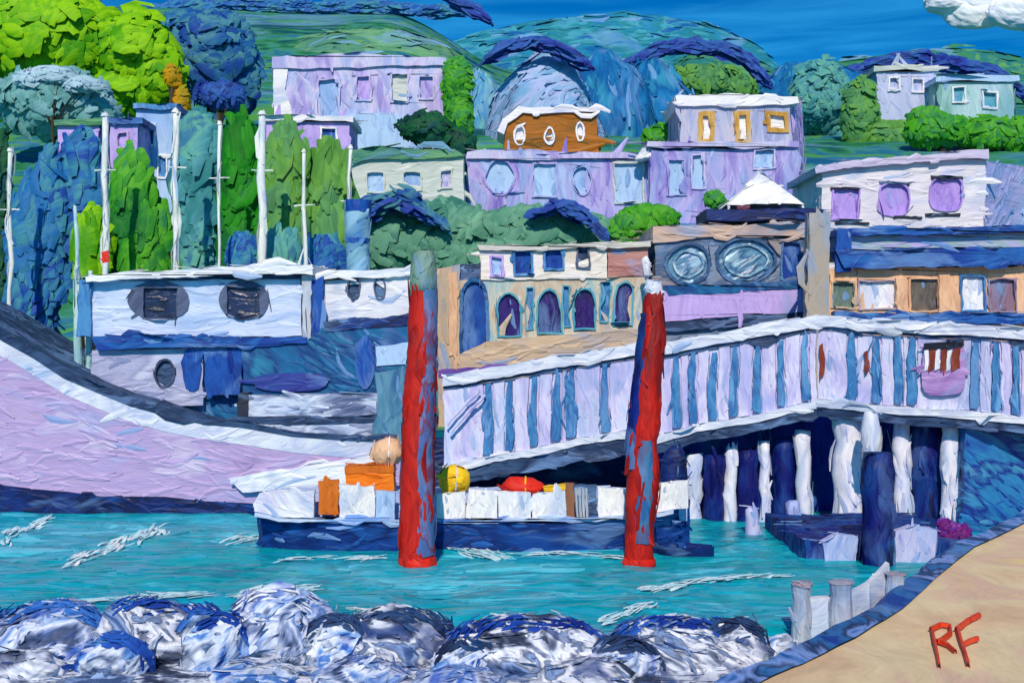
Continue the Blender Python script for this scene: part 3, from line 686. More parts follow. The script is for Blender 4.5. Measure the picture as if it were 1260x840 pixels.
build(MB().box(X(807, y), X(995, y), y+.43, y+8, 3.8, Z(287, y)), 'wall', GR, h)
build(MB().slab(Plane(0, y-.15, 1, y-.15), [(803, 278), (998, 274), (998, 292), (880, 290), (803, 298)], t=8.3), 'cornice', BW, h)
build(MB().slab(Plane(0, y-.3, 1, y-.3), [(808, 366), (994, 356), (996, 382), (808, 396)], t=.28), 'lilac_band', LILACB, h)
build(MB().slab(Plane(0, y-.2, 1, y-.2), [(812, 353), (994, 346), (994, 355), (812, 365)], t=.18), 'blue_band', TEALB, h)
build(MB().slab(Plane(0, y-.24, 1, y-.24), [(808, 397), (996, 383), (996, 395), (808, 409)], t=.22), 'blue_band', SLATE, h)
# white tent on its roof
zb = Z(262, 64); xc = X(934, 64); hw = 47*64/F
t = thing('roof_tent', 'white pyramid tent standing on the round window building', 'tent', (xc, 64, zb))
zt = Z(211, 64); mb = MB()
base = [(xc-hw, 62.3), (xc+hw, 62.3), (xc+hw, 66), (xc-hw, 66)]; N = 6
for i in range(4):
    a, b = Vector((*base[i], zb+.25)), Vector((*base[(i+1) % 4], zb+.25)); top = Vector((xc, 64.1, zt))
    for k in range(N):
        p, q = a.lerp(b, k/N), a.lerp(b, (k+1)/N); m1, m2 = p.lerp(top, .5)-Vector((0, 0, .1)), q.lerp(top, .5)-Vector((0, 0, .1))
        mb.add([p, q, m2, m1], [(0, 1, 2, 3)]); mb.add([m1, m2, top], [(0, 1, 2)])
build(mb, 'canopy', P('tent_white', [(222, 220, 222), (244, 242, 240), (232, 226, 230)], 'd', 1), t)
build(MB().box(xc-hw-1, xc+hw+1, 62.1, 66.2, zb-.55, zb+.0), 'base', NAVY, t)
for dx in (-1, 1): build(MB().rod((xc+dx*(hw-.1), 62.4, zb), (xc+dx*(hw-.1), 62.4, zb+.3), .06), 'post', WHITE, t)
build(MB().rod((xc-1.5, 62.2, zb+.1), (xc-.9, 62.2, zb+.12), .12), 'pelmet', P('maroon', [(100, 50, 70)]*2), t)

# arched building
y = 58; s = 1.16
h = thing('arched_building', 'beige waterfront building with dark arched windows and white upper floor', 'building', (X(665, y), y+4, Z(455, y)))
pl = flat(y)
AW = P('arch_wall', [(150, 186, 190), (206, 196, 178), (190, 168, 144), (214, 206, 190)], 'v', 1)
arches = [w7(566, 342, 602, 436, 'arch', TEALB, BLUE, 4), w7(612, 358, 642, 414, 'arch', TEAL, VIOLET, 2), w7(660, 354, 691, 412, 'arch', TEAL, VIOLET, 2), w7(705, 354, 734, 406, 'arch', TEAL, VIOLET, 2), w7(756, 346, 780, 400, 'arch', TEAL, VIOLET, 2)]
slits = [w7(647, 352, 656, 406, 'rect', TEAL, STEEL, 1), w7(693, 350, 701, 402, 'rect', TEAL, STEEL, 1), w7(739, 346, 751, 396, 'rect', TEAL, STEEL, 1)]
facade(h, pl, [(556, 345), (790, 340), (796, 340), (796, 528), (556, 528)], arches+slits, AW, s)
for a in (649, 694, 741): pass
up = [w7(632, 308, 655, 338, 'rect', STEEL, BLUE, 2), w7(669, 306, 692, 332, 'rect', STEEL, BLUE, 2), w7(708, 304, 724, 330, 'rect', GREYG, SLATE, 2), w7(605, 316, 620, 340, 'rect', LILACB, PALEBLUE, 2)]
facade(h, Plane(0, y-.1, 1, y-.1), [(592, 308), (746, 302), (746, 341), (592, 344)], up, P('cream_upper', [(216, 206, 190), (236, 230, 222), (224, 216, 226)], 'h', 1), s, name='upper_wall')
build(MB().slab(Plane(0, y-.05, 1, y-.05), [(747, 302), (798, 300), (798, 339), (747, 340)], t=.5), 'brick_wall', BRICK, h)
build(MB().slab(Plane(0, y-.12, 1, y-.12), [(598, 420), (790, 404), (795, 404), (795, 432), (604, 452), (560, 466), (560, 440)], t=.1), 'beige_band', P('beige_low', [(190, 164, 138), (212, 184, 152), (176, 160, 150)], 'h', 1), h)
build(MB().slab(Plane(0, y-.2, 1, y-.2), [(538, 330), (566, 326), (566, 528), (540, 528)], t=.8), 'corner_pier', BEIGE, h)
build(MB().slab(Plane(0, y-.3, 1, y-.3), [(552, 336), (563, 336), (563, 436), (554, 438)], t=.1), 'pilaster', PEACH, h)
build(MB().slab(Plane(0, y-.25, 1, y-.25), [(540, 456), (620, 450), (790, 428), (790, 434), (640, 456), (540, 466)], t=.1), 'string_course', P('violet_line', [(84, 50, 150), (120, 90, 180)], 'h', .8), h)
build(MB().box(X(557, y), X(795, y), y+.42, y+8, 2.7, Z(346, y)), 'wall', BEIGE, h)
build(MB().box(X(593, y), X(797, y), y+.36, y+7, Z(346, y)+.02, Z(307, y)), 'upper_wall', BEIGE, h)
build(MB().slab(Plane(0, y-.3, 1, y-.3), [(588, 304), (700, 300), (800, 296), (800, 302), (592, 310)], t=7.6), 'roof', P('roof_cream', [(190, 190, 186), (222, 216, 206)], 'h', 1), h)
build(MB().box(X(566, y), X(594, y), y+.1, y+5, Z(345, y), Z(326, y)), 'roof', SLATE, h)
# white finial dab on the roof corner
c = build(MB().blob((X(797, 56), 56.5, Z(328, 56)), (.22, .22, .55), 3, .2, 1.5, 4), 'roof_urn', WHITE, smooth=True, loc=(X(797, 56), 56.5, Z(350, 56)))
tag(c, 'small white urn on the corner beside the second red pile', 'ornament')

# ------------------------------------------------------------------ sea walls and promenade
w = build(MB().box(-60, X(800, 56), 54.9, 56.4, -1, 2.6), 'sea_wall', NAVY, loc=(-20, 55.5, -1)); tag(w, 'long dark navy sea wall behind the boats', 'wall')
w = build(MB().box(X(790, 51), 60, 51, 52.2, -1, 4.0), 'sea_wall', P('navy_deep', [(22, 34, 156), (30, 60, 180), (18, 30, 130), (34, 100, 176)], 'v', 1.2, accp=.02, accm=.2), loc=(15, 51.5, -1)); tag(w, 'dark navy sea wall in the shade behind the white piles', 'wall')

A = (X(540, 50), 50); B = (X(1006, 47), 47); C = (X(1300, 43), 43)
def walkway(label, P0, P1, top, bot, slits, name, wpx, ends, fh=6):
    """top, bot: rail line and beam line as (px,py) pairs at both ends; slits: pixel columns of the blue slats"""
    pl = Plane(*P0, *P1)
    r = thing(name, label, 'walkway', ((P0[0]+P1[0])/2, (P0[1]+P1[1])/2+2, 2.5))
    def ln(l, px): (a, b), (c, d) = l; return b+(d-b)*(px-a)/(c-a)
    e0, e1 = ends; rt = 14; bt = 13
    T = lambda px, o=0: (px, ln(top, px)+o)
    Bm = lambda px, o=0: (px, ln(bot, px)+o)
    build(MB().slab(pl, [T(e0), T(e1), T(e1, rt), T(e0, rt)], t=.5, off=.15), 'top_rail', RAILW, r)
    build(MB().slab(pl, [T(e0, rt+.5), T(e1, rt+.5), T(e1, rt+4), T(e0, rt+4)], t=.3, off=.02), 'rail_moulding', SLATE, r)
    build(MB().slab(pl, [Bm(e0, -bt), Bm(e1, -bt), Bm(e1, -4), Bm(e0, -4)], t=.5, off=.12), 'bottom_beam', RAILW, r)
    build(MB().slab(pl, [Bm(e0, -3.5), Bm(e1, -3.5), Bm(e1, fh), Bm(e0, fh)], t=.7, off=.05), 'fascia', SLATE, r)
    xs = [e0]+[q for q in slits]+[e1]
    ed = e0
    for q in slits+[None]:
        e = (q-wpx) if q else e1
        if e-ed > 3: build(MB().slab(pl, [T(ed+.4, rt+4.5), T(e-.4, rt+4.5), Bm(e-.4, -bt-.5), Bm(ed+.4, -bt-.5)], t=.2, off=-.05), 'panel', PANEL, r)
        if q:
            j = random.uniform(-4, 3); k = random.uniform(.75, 1.15)
            a = [(q-wpx*.4, T(q)[1]+rt+8+j), (q+wpx*.5, T(q)[1]+rt+7+j), (q+wpx*.95*k, Bm(q)[1]-bt-8), (q+wpx*.5, Bm(q)[1]-bt-2), (q-wpx*.9*k, Bm(q)[1]-bt-4), (q-wpx*.8*k, T(q)[1]+rt+30)]
            build(MB().slab(pl, a, t=.12, off=.06), 'slat', STEEL, r)
            build(MB().slab(pl, [T(q-wpx+.2, rt+4.5), T(q+wpx-.2, rt+4.5), Bm(q+wpx-.2, -bt-.5), Bm(q-wpx+.2, -bt-.5)], t=.08, off=-.12), 'panel', PANEL, r)
            ed = q+wpx
    # deck behind the parapet
    u0, _ = pl.uz(*Bm(e0)); u1, _ = pl.uz(*Bm(e1)); k = 10; vs = []
    for i in range(k+1):
        px = e0+(e1-e0)*i/k; u, z = pl.uz(*Bm(px, -2))
        for (b, dz) in ((.52, 0), (5.0, 0), (5.0, -.3), (.52, -.3)): vs.append(pl.at(u, z+dz, b))
    fs = [(i*4+a, i*4+(a+1) % 4, i*4+4+(a+1) % 4, i*4+4+a) for i in range(k) for a in range(4)]+[(0, 1, 2, 3), (4*k+3, 4*k+2, 4*k+1, 4*k)]
    build(MB().add(vs, fs), 'deck', SLATE, r)
    return r, pl
walk1, pl1 = walkway('sloping lilac gangway with blue slats between the two red piles', A, B, ((545, 462), (800, 420)), ((545, 584), (800, 538)),
    [600, 627, 656, 684, 702, 745], 'gangway', 6.5, (546, 803), 15)
walk2, pl2 = walkway('lilac promenade parapet with blue slats right of the second red pile', A, B, ((803, 424), (1006, 388)), ((803, 548), (1006, 506)),
    [832, 853, 878, 904, 933, 962, 992], 'promenade', 6, (804, 1006), 8)
walk3, pl3 = walkway('lilac promenade parapet above the white piles at the sand', B, C, ((1006, 388), (1290, 406)), ((1006, 504), (1290, 528)),
    [1048, 1079, 1105, 1122, 1200, 1226, 1250], 'promenade', 6, (1007, 1290), 8)
t = thing('stair_rail', 'lilac slanting handrail at the foot of the gangway', 'handrail', pl1.at(*pl1.uz(560, 530), -.3))
for (a, b) in (((552, 522), (592, 480)), ((556, 530), (598, 486))):
    p, q = pl1.at(*pl1.uz(*a), -.3), pl1.at(*pl1.uz(*b), -.3); build(MB().rod(p, q, .06), 'rail', PANEL, t)
# noticeboard
t = thing('noticeboard', 'mauve noticeboard with white and brown strips on the parapet', 'noticeboard', pl3.at(*pl3.uz(1160, 480), -.2))
build(MB().slab(pl3, oval(1134, 424, 1190, 486, 16, 4), t=.06, off=.14), 'board', P('mauve_board', [(150, 110, 180), (176, 140, 200), (190, 160, 210)], 'h', .7), t)
BRN = P('red_brown', [(110, 44, 30), (150, 70, 50)], 'v', .5, acc=None)
for (a, b, m) in ((1138, 1143, WHITEV), (1144, 1151, BRN), (1152, 1158, WHITEV), (1159, 1166, BRN), (1167, 1172, WHITEV), (1173, 1182, BRN)):
    build(MB().slab(pl3, [(a, 430), (b, 428), (b, 452), (a, 456)], t=.05, off=.2), 'strip', m, t)
build(MB().slab(pl3, [(1138, 421), (1186, 419), (1186, 427), (1138, 429)], t=.1, off=.22), 'hood', BLACK, t)
for (a, b, c, d) in ((1011, 426, 1016, 460), (1064, 432, 1068, 456)):
    k = build(MB().slab(pl3, [(a, b), (c, b-2), (c, d), (a, d+4)], t=.06, off=.1), 'rust_plate', BRN, loc=pl3.at(*pl3.uz(a, d), -.1))
    tag(k, 'red brown rust plate on the parapet '+('beside the bend' if a < 1050 else 'between two blue slats'), 'plate')

# promenade floor on which the waterfront buildings stand
tag(build(MB().box(X(800, 60), 60, 52.25, 70, 3.2, 3.9), 'pavement', SLATE), kind='structure')

# piles under the promenade
PILEW = P('pile_white', [(176, 186, 226), (222, 222, 238), (236, 234, 240), (196, 200, 230)], 'v', .8)
for (a, b, tp, lb) in ((846, 862, 558, 'pale lilac pile nearest the second red pile'), (893, 906, 550, 'pale blue white pile, second from the red pile'),
                    (936, 946, 542, 'thinnest white pile under the promenade'), (981, 996, 530, 'white pile left of the widest one'),
                    (1030, 1060, 506, 'widest white pile, under the promenade bend'), (1102, 1118, 512, 'white pile right of the thick navy reflection column'),
                    (1160, 1178, 516, 'white pile nearest the sand')):
    px = (a+b)/2; y = (pl1 if px < 1006 else pl3).at((pl1 if px < 1006 else pl3).uz(px, 560)[0], 0, .9).y
    x = X(px, y); r = (b-a)/1.6*y/F
    o = build(MB().tube([(x+.04*math.sin(k*2+a), y, -1+(Z(tp, y)+1)*k/9) for k in range(10)], [r*(1+.08*math.sin(k*1.7+a)) for k in range(10)], 12), 'pier_column', PILEW, smooth=True, loc=(x, y, -1))
    tag(o, lb, 'pile', 'white piles under the promenade')
x, y = X(1072, 45), 45.0
o = build(MB().tube([(x, y, Z(p, y)) for p in (505, 515, 530, 545, 560, 568)], [.2, .3, .36, .36, .28, .12], 12), 'boat_fender', WHITEV, smooth=True, loc=(x, y, Z(568, y))); tag(o, 'long white fender hanging under the promenade bend', 'fender')
NAVYSHADE = P('navy_shade_reflection', [(8, 14, 88), (10, 20, 104), (16, 56, 128), (6, 10, 66)], 'v', .9, accp=.02, accm=.2)  # navy columns stand in for dark openings and one water reflection
for (a, b, tp, yy, lb) in ((1064, 1096, 556, 39.0, 'thick dark blue column built from a reflection in the water'), (868, 890, 560, 48.6, 'dark navy column filling the shaded opening by the red pile'), (910, 932, 552, 48.6, 'dark navy column filling the shaded opening under the sloping parapet'), (952, 976, 540, 48.6, 'dark navy column filling the shaded opening left of a white pile'), (1122, 1156, 520, 46.5, 'broad dark navy column filling the shaded opening next to the last white pile')):
    x = X((a+b)/2, yy); r = (b-a)/1.7*yy/F
    o = build(MB().tube([(x, yy, -1+(Z(tp, yy)+1)*k/8) for k in range(9)], [r*(1+.07*math.sin(k*1.9+a)) for k in range(9)], 12), 'pier_column', NAVYSHADE, smooth=True, loc=(x, yy, -1)); tag(o, lb, 'pile', 'dark shade columns under the promenade')
LILS = P('lilac_stone_and_reflection', [(120, 140, 200), (176, 186, 230), (196, 196, 228), (150, 160, 214)], 'v', .9)
for (px, py, rx, rz, lb) in ((975, 652, 10, 34, 'slim lilac pile stump left of the widest white pile'), (926, 656, 9, 30, 'small violet pile stump under the sloping parapet')):
    g = ground(px, py, 0); k = g.y/F; r = rx*k
    o = build(MB().tube([(g.x, g.y, -.8), (g.x+.03, g.y, .1), (g.x, g.y, rz*k*.7), (g.x-.04, g.y, rz*k), (g.x-.04, g.y, rz*k*1.08)], [r*1.1, r, r*.9, r*.8, r*.4], 12), 'pile_stump', LILS, smooth=True, loc=(g.x, g.y, 0)); tag(o, lb, 'stump', 'pile stumps in the water')
t = thing('landing_stage', 'low dark navy landing stage with two lilac pile reflections built as panels', 'landing stage', (X(1070, 41), 42, 0))
NVS = P('stage_navy', [(8, 16, 92), (12, 30, 116), (20, 70, 140), (8, 12, 70)], 'v', 1, accp=.03, accm=.25)
build(MB().box(X(992, 39.6), X(1190, 39.6), 39.6, 46.0, -.8, .62, .5), 'stage', NVS, t)
build(MB().slab(flat(39.5), [(1012, 664), (1030, 656), (1056, 660), (1052, 700), (1040, 714), (1018, 704)], t=.35, off=.05), 'panel', LILS, t)  # pale pile reflection in the water, built as an upright slab
build(MB().slab(flat(39.5), [(1100, 654), (1120, 646), (1152, 652), (1150, 690), (1130, 704), (1101, 700)], t=.35, off=.05), 'panel', LILS, t)  # second pale pile reflection, built the same way
w = build(MB().slab(flat(44.6), [(1188, 519), (1340, 532), (1340, 690), (1182, 690)], t=.8), 'retaining_wall', P('retaining_blue', [(20, 56, 140), (30, 100, 170), (40, 124, 176), (14, 34, 130), (54, 132, 176)], 'e', 1.3, accp=.02), loc=(X(1260, 44.6), 44.6, -1)); tag(w, 'blue streaked retaining wall under the promenade at the sand', 'wall')
# ------------------------------------------------------------------ sand quay, kerb, bollards, letters
ZS = .9
edge = [(820, 900), (880, 866), (935, 838), (990, 812), (1048, 786), (1105, 750), (1146, 712), (1195, 674), (1262, 642), (1340, 596), (1420, 566)]
ep = [ground(a, b, ZS) for a, b in edge]
bm_ = MB(); pts = ep+[Vector((70, 60, ZS)), Vector((70, -30, ZS)), Vector((2, -30, ZS))]
rows = []
for i, p in enumerate(ep):
    rows.append([Vector((p.x+(60-p.x)*k/24, p.y, ZS+.05*noise.noise(Vector((p.x+k*2.3, p.y, 1))))) for k in range(25)])
rows.insert(0, [Vector((q.x, -40, ZS)) for q in rows[0]])
for i in range(len(rows)-1):
    for k in range(24): bm_.add([rows[i][k], rows[i][k+1], rows[i+1][k+1], rows[i+1][k]], [(0, 1, 2, 3)])
SAND = P('sand_oil', [(220, 186, 148), (228, 198, 156), (232, 208, 164), (222, 186, 158), (230, 206, 140)], 'e', 1.6, rough=.8, bump=.3, patch=1.0, spec=.1, streak=.3, acc=None)
tag(build(bm_, 'sand', SAND, wobble=False, daubs=0), kind='structure')
k_ = MB(); vs = []
den = []
for a, b in zip(ep, ep[1:]): den += [a.lerp(b, i/5) for i in range(5)]
den.append(ep[-1])
for i, p in enumerate(den):
    d = (den[min(i+1, len(den)-1)]-den[max(0, i-1)]).normalized(); o = Vector((-d.y, d.x, 0)); wv = .3*noise.noise(p*.8)
    for (a, z) in ((-.1, ZS+.05), (.42+wv, ZS+.10), (.7+wv, ZS-.2), (1.3+wv, -1)): vs.append(p+o*a+Vector((0, 0, z-ZS)))
fs = [(i*4+j, i*4+j+1, i*4+5+j, i*4+4+j) for i in range(len(den)-1) for j in range(3)]
o = build(k_.add(vs, fs), 'quay_kerb', P('kerb_blue', [(20, 50, 120), (44, 104, 176), (130, 160, 220), (26, 44, 84), (50, 110, 170), (20, 60, 140)], 'e', .9), smooth=False, loc=(ep[4].x, ep[4].y, 0)); tag(o, 'curved blue kerb wall along the edge of the sand', 'kerb')
def bollard(px, pyt, pyb, w, z, lb):
    g = ground(px, pyb, z); k = g.y/F; r = w/2*k; H = (pyb-pyt)*k
    b = thing('bollard', lb, 'bollard', g, 'grey bollards along the kerb')
    build(MB().tube([(g.x, g.y, z-.8), (g.x, g.y, z+H*.3), (g.x, g.y, z+H*.62), (g.x, g.y, z+H*.8), (g.x, g.y, z+H*.97)], [r*1.08, r*1.0, r*.92, r*.95, r*1.05], 14), 'post', P('bollard_grey', [(150, 158, 176), (186, 190, 200), (166, 172, 188)], 'v', .6), b)
    build(MB().tube([(g.x, g.y, z+H*.97), (g.x, g.y, z+H*1.0), (g.x, g.y, z+H*1.03)], [r*1.12, r*1.12, r*.7], 14), 'cap', P('bollard_cap', [(170, 140, 144), (150, 150, 168), (190, 180, 186)], 'h', .5), b)
bollard(986, 718, 770, 25, .3, 'grey bollard with pinkish cap, farthest along the kerb towards the rocks')
bollard(1036, 716, 760, 28, .5, 'stout grey bollard in the middle of the white low wall')
bollard(1101, 704, 732, 22, .7, 'short grey bollard at the shore end of the white low wall')
t = thing('low_wall', 'low white wall curving between the grey bollards', 'wall', ground(1040, 765, .2))
pa = [ground(996, 772, .3), ground(1040, 760, .45), ground(1070, 746, .6), ground(1094, 728, .7)]
for i in range(3):
    p, q = pa[i], pa[i+1]; hgt = [.95, .7, .75, 1.0]; vs = []
    for j in range(5):
        c0 = p.lerp(q, j/4); hh = hgt[i]+(hgt[i+1]-hgt[i])*j/4
        for (dy, z) in ((0, -.5), (0, hh*.72), (.25, hh*.72), (.25, -.5)): vs.append(c0+Vector((0, dy, z)))
    fs = [(j*4+a, j*4+(a+1) % 4, j*4+4+(a+1) % 4, j*4+4+a) for j in range(4) for a in range(4)]+[(0, 1, 2, 3), (19, 18, 17, 16)]
    build(MB().add(vs, fs), 'wall_panel', WHITE, t)
def stroke(parent, pts, w, name):
    mb = MB(); q = []
    for (a, b), (c, d) in zip(pts, pts[1:]): q += [(a+(c-a)*i/6, b+(d-b)*i/6) for i in range(6)]
    q.append(pts[-1]); g = [ground(a, b, ZS+.09) for a, b in q]; vs = []
    for i, p in enumerate(g):
        d = (g[min(i+1, len(g)-1)]-g[max(0, i-1)]).normalized(); o = Vector((-d.y, d.x, 0))
        ww = w*p.y/F*(1+.3*noise.noise(p*5)); ww *= math.hypot(1, 1.5*abs(o.y))
        for (a, z) in ((-1, -.07), (-.6, .015), (.6, .02), (1, -.07)): vs.append(p+o*a*ww/2+Vector((0, 0, z)))
    fs = [(i*4+j, i*4+j+1, i*4+5+j, i*4+4+j) for i in range(len(g)-1) for j in range(3)]
    mb.add(vs, fs); return mb
t = thing('painted_letters', 'red brushed letters RF on the pale sand', 'lettering', ground(1172, 815, ZS+.05))
LR = P('letter_red', [(206, 50, 20), (230, 80, 40), (196, 40, 16)], 'e', .4, acc=None)
def letter(strokes):
    mb = MB()
    for st in strokes: m_ = stroke(t, *st, 'x'); mb.add(m_.v, m_.f)
    build(mb, 'letter', LR, t, wobble=False)
letter([([(1147, 772), (1152, 796), (1156, 817)], 4), ([(1145, 772), (1158, 766), (1169, 768), (1170, 776), (1158, 785), (1152, 787)], 3.8), ([(1154, 786), (1166, 791), (1176, 800)], 3.8)])
letter([([(1178, 770), (1184, 790), (1192, 816)], 4.6), ([(1177, 772), (1190, 762), (1205, 754)], 4.6), ([(1184, 791), (1194, 786), (1203, 783)], 3.4)])
tree('purple_flowers', 'purple and magenta flower clump on the landing stage beside the sand', 'plant', [(1178, 664, 40.5, 20, 18), (1165, 650, 40.5, 10, 12)], 420, .3, .14, fol('magenta_leaf', [(60, 16, 96), (110, 24, 100), (80, 30, 130), (140, 80, 160), (50, 14, 84)], .6), (1176, .5), tr=.05)

# ------------------------------------------------------------------ ferry
YF = 50.0
fer = thing('ferry', 'large lilac hulled ferry with white wheelhouse moored behind the tender', 'ferry', (X(200, YF), YF+3, 0))
stn = [(-260, 300, 470), (-200, 315, 520), (-120, 345, 560), (-40, 388, 588), (0, 412, 597), (40, 436, 602), (80, 458, 606), (120, 478, 609), (160, 493, 612), (200, 504, 614), (250, 514, 617), (300, 522, 620), (360, 530, 623), (430, 536, 626), (492, 540, 628)]
def hull_half(pxw, i): return [.05, .9, 1.9, 2.6, 2.8, 2.9, 2.95, 3, 3, 3, 3, 3, 3, 3, 2.9][i]
def hull_ring(f0, f1, name, mat, extra=0.0, closed=False):
    mb = MB(); rows = []
    M = 8
    for i, (px, sh, bt) in enumerate(stn):
        hb = hull_half(px, i); x = X(px, YF); zs, zb = Z(sh, YF), Z(bt, YF)
        row = []
        for side in (-1, 1):
            col = []
            for k in range(M+1):
                z, sc = f0(zs, zb), f1(zs, zb)
                zz = z+(sc-z)*k/M
                fl = 1-.10*max(0, min(1, (zs-zz)/(zs+.01)))
                col.append(Vector((x, YF+3+side*(hb*fl+extra), zz)))
            row.append(col)
        rows.append(row)
    vs = []; fs = []
    for r in rows:
        for c in r: vs += c
    w = 2*(M+1)
    for i in range(len(rows)-1):
        for sd in range(2):
            for k in range(M):
                q = (i*w+sd*(M+1)+k, (i+1)*w+sd*(M+1)+k, (i+1)*w+sd*(M+1)+k+1, i*w+sd*(M+1)+k+1)
                fs.append(q if sd == 0 else q[::-1])
    for i in (0, len(rows)-1):
        for k in range(M): fs.append((i*w+k, i*w+k+1, i*w+M+1+k+1, i*w+M+1+k))
    if closed:
        for i in range(len(rows)-1): fs.append((i*w+M, (i+1)*w+M, (i+1)*w+2*M+1, i*w+2*M+1))
    return build(mb.add(vs, fs), name, mat, fer, smooth=False, cap=1600)
hull_ring(lambda s, b: b, lambda s, b: s-.85, 'hull', LILAC)
hull_ring(lambda s, b: s-.85, lambda s, b: s-.2, 'sheer_band', P('sheer_white', [(206, 206, 226), (230, 230, 238), (196, 200, 226), (236, 236, 236)], 'h', 1.1, ang=.25), .02)
hull_ring(lambda s, b: -1.2, lambda s, b: b, 'boot_stripe', NAVY, .03)
hull_ring(lambda s, b: s-.2, lambda s, b: s+.25 if b > .6 else s-.02, 'bulwark_cap', SLATE, .05, closed=True)
build(MB().slab(flat(49.97), [(282, 588), (330, 580), (420, 566), (478, 558), (482, 582), (430, 592), (360, 600), (300, 606)], t=.06, off=.03), 'white_flash', WHITE, fer)
# wheelhouse
pl = flat(YF+1.2); y = YF+1.2
WH = P('wheelhouse_wall', [(172, 190, 226), (194, 208, 236), (206, 216, 238), (182, 198, 230)], 'h', 1.2)
facade(fer, pl, [(110, 346), (370, 342), (372, 414), (112, 414)], [w7(158, 346, 232, 394, 'oval', GREYG, DARK)+((177, 354, 217, 391),), w7(271, 345, 332, 391, 'oval', GREYG, DARK)+((281, 353, 321, 389),)], WH, 1, name='wheelhouse_wall')
build(MB().box(X(112, y), X(371, y), y+.36, y+3.6, Z(414, y), Z(347, y)), 'wheelhouse_wall', WH, fer)
build(MB().slab(Plane(0, y-.5, 1, y-.5), [(104, 338), (230, 331), (384, 325), (384, 337), (230, 340), (106, 346)], t=4.6), 'roof', WHITE, fer)
build(MB().slab(Plane(0, y-.06, 1, y-.06), [(140, 340), (372, 338), (372, 343), (140, 345)], t=.05), 'roof_shade_board', SLATE, fer)
build(MB().slab(Plane(0, y-.2, 1, y-.2), [(372, 334), (383, 334), (383, 420), (373, 420)], t=.5), 'corner_post', P('grey_white', [(150, 156, 176), (200, 204, 214), (180, 180, 190)], 'v', .8), fer)
build(MB().slab(Plane(0, y-.15, 1, y-.15), [(98, 344), (112, 344), (112, 414), (94, 414)], t=.5), 'front_post', STEEL, fer)
build(MB().slab(Plane(0, y-.3, 1, y-.3), [(112, 414), (225, 413), (378, 416), (378, 424), (230, 428), (118, 431)], t=.8), 'belt', BLUEH, fer)
# lower cabin
LC = P('lower_cabin', [(130, 140, 180), (176, 176, 208), (150, 156, 190), (196, 196, 220)], 'h', 1)
facade(fer, Plane(0, y, 1, y), [(112, 431), (250, 428), (250, 498), (160, 500), (112, 480)], [w7(189, 442, 216, 476, 'oval', GREYG, SLATE, 2)], LC, 1, name='lower_cabin_wall')
build(MB().slab(Plane(0, y-.08, 1, y-.08), oval(224, 426, 248, 482, 14), t=.1), 'blue_door', BLUE, fer)
build(MB().slab(Plane(0, y-.1, 1, y-.1), [(250, 424), (297, 424), (297, 486), (254, 486)], t=.4), 'side_panel', BLUE, fer)
build(MB().box(X(113, y), X(500, y), y+.4, y+3.4, Z(520, y), Z(418, y)), 'lower_cabin_wall', TEALB, fer)
build(MB().slab(Plane(0, y-.2, 1, y-.2), [(296, 424), (380, 418), (400, 402), (505, 398), (505, 492), (300, 490)], t=.55), 'deckhouse_wall', TEALB, fer)
build(MB().slab(Plane(0, y-.34, 1, y-.34), oval(312, 459, 404, 482, 16, 3), t=.12), 'rolled_awning', P('ink_roll', [(36, 40, 120), (50, 66, 150), (24, 70, 130)], 'h', .7), fer)
build(MB().slab(Plane(0, y-.3, 1, y-.3), oval(437, 412, 462, 480, 14), t=.09), 'blue_door', BLUE, fer)
build(MB().slab(Plane(0, y-.28, 1, y-.28), [(464, 425), (505, 422), (505, 446), (464, 450)], t=.07), 'pale_plate', PALEBLUE, fer)
# aft deckhouse
facade(fer, Plane(0, y+.3, 1, y+.3), [(396, 342), (508, 336), (508, 396), (396, 404)], [w7(428, 342, 444, 370, 'oval', GREYG, SLATE, 1.5), w7(460, 339, 474, 369, 'oval', GREYG, SLATE, 1.5)], P('aft_white', [(190, 196, 214), (232, 232, 236), (214, 214, 226)], 'h', 1), 1, name='aft_wall')
build(MB().slab(Plane(0, y-.05, 1, y-.05), [(379, 346), (398, 340), (400, 420), (378, 420)], t=.5), 'blue_panel', BLUE, fer)
build(MB().box(X(397, y), X(507, y), y+.68, y+3.4, Z(400, y), Z(345, y)), 'aft_wall', WHITE, fer)
build(MB().slab(Plane(0, y+.1, 1, y+.1), [(390, 336), (510, 328), (510, 338), (390, 345)], t=3.6), 'roof', WHITE, fer)
build(MB().slab(Plane(0, y-.25, 1, y-.25), [(398, 396), (508, 388), (508, 400), (400, 408)], t=.4), 'belt', NAVY, fer)
xf = X(441, 52.5)
f = build(MB().tube([(xf, 52.5, Z(p, 52.5)) for p in (340, 320, 300, 280, 262, 250)], [.5, .5, .52, .55, .55, .5], 14), 'funnel', P('funnel_blue', [(100, 160, 200), (150, 194, 220), (120, 170, 190), (60, 120, 180)], 'd', .8), fer, smooth=True)
build(MB().tube([(xf, 52.5, Z(p, 52.5)) for p in (262, 254, 247)], [.57, .58, .56], 14), 'funnel_band', BLUE, f)
build(MB().tube([(xf, 52.5, Z(p, 52.5)) for p in (300, 294)], [.54, .555], 14), 'funnel_band', BLUE, f)
xj = X(86, y); build(MB().rod((xj, y+1, Z(462, y)), (xj-.1, y+1, Z(250, y)), .16, .08, 10), 'jackstaff', P('pale_teal', [(150, 196, 200), (200, 224, 220), (120, 176, 190)], 'v', .7), fer)
xj = X(98, y); build(MB().rod((xj, y+1, Z(462, y)), (xj+.1, y+1, Z(330, y)), .16, .08, 10), 'jackstaff', P('pale_teal', [(150, 196, 200)]*2), fer)
fl = build(MB().slab(flat(y-.6), [(124, 309), (133, 308), (133, 322), (125, 323)], t=.05), 'red_flag', REDC, fer)
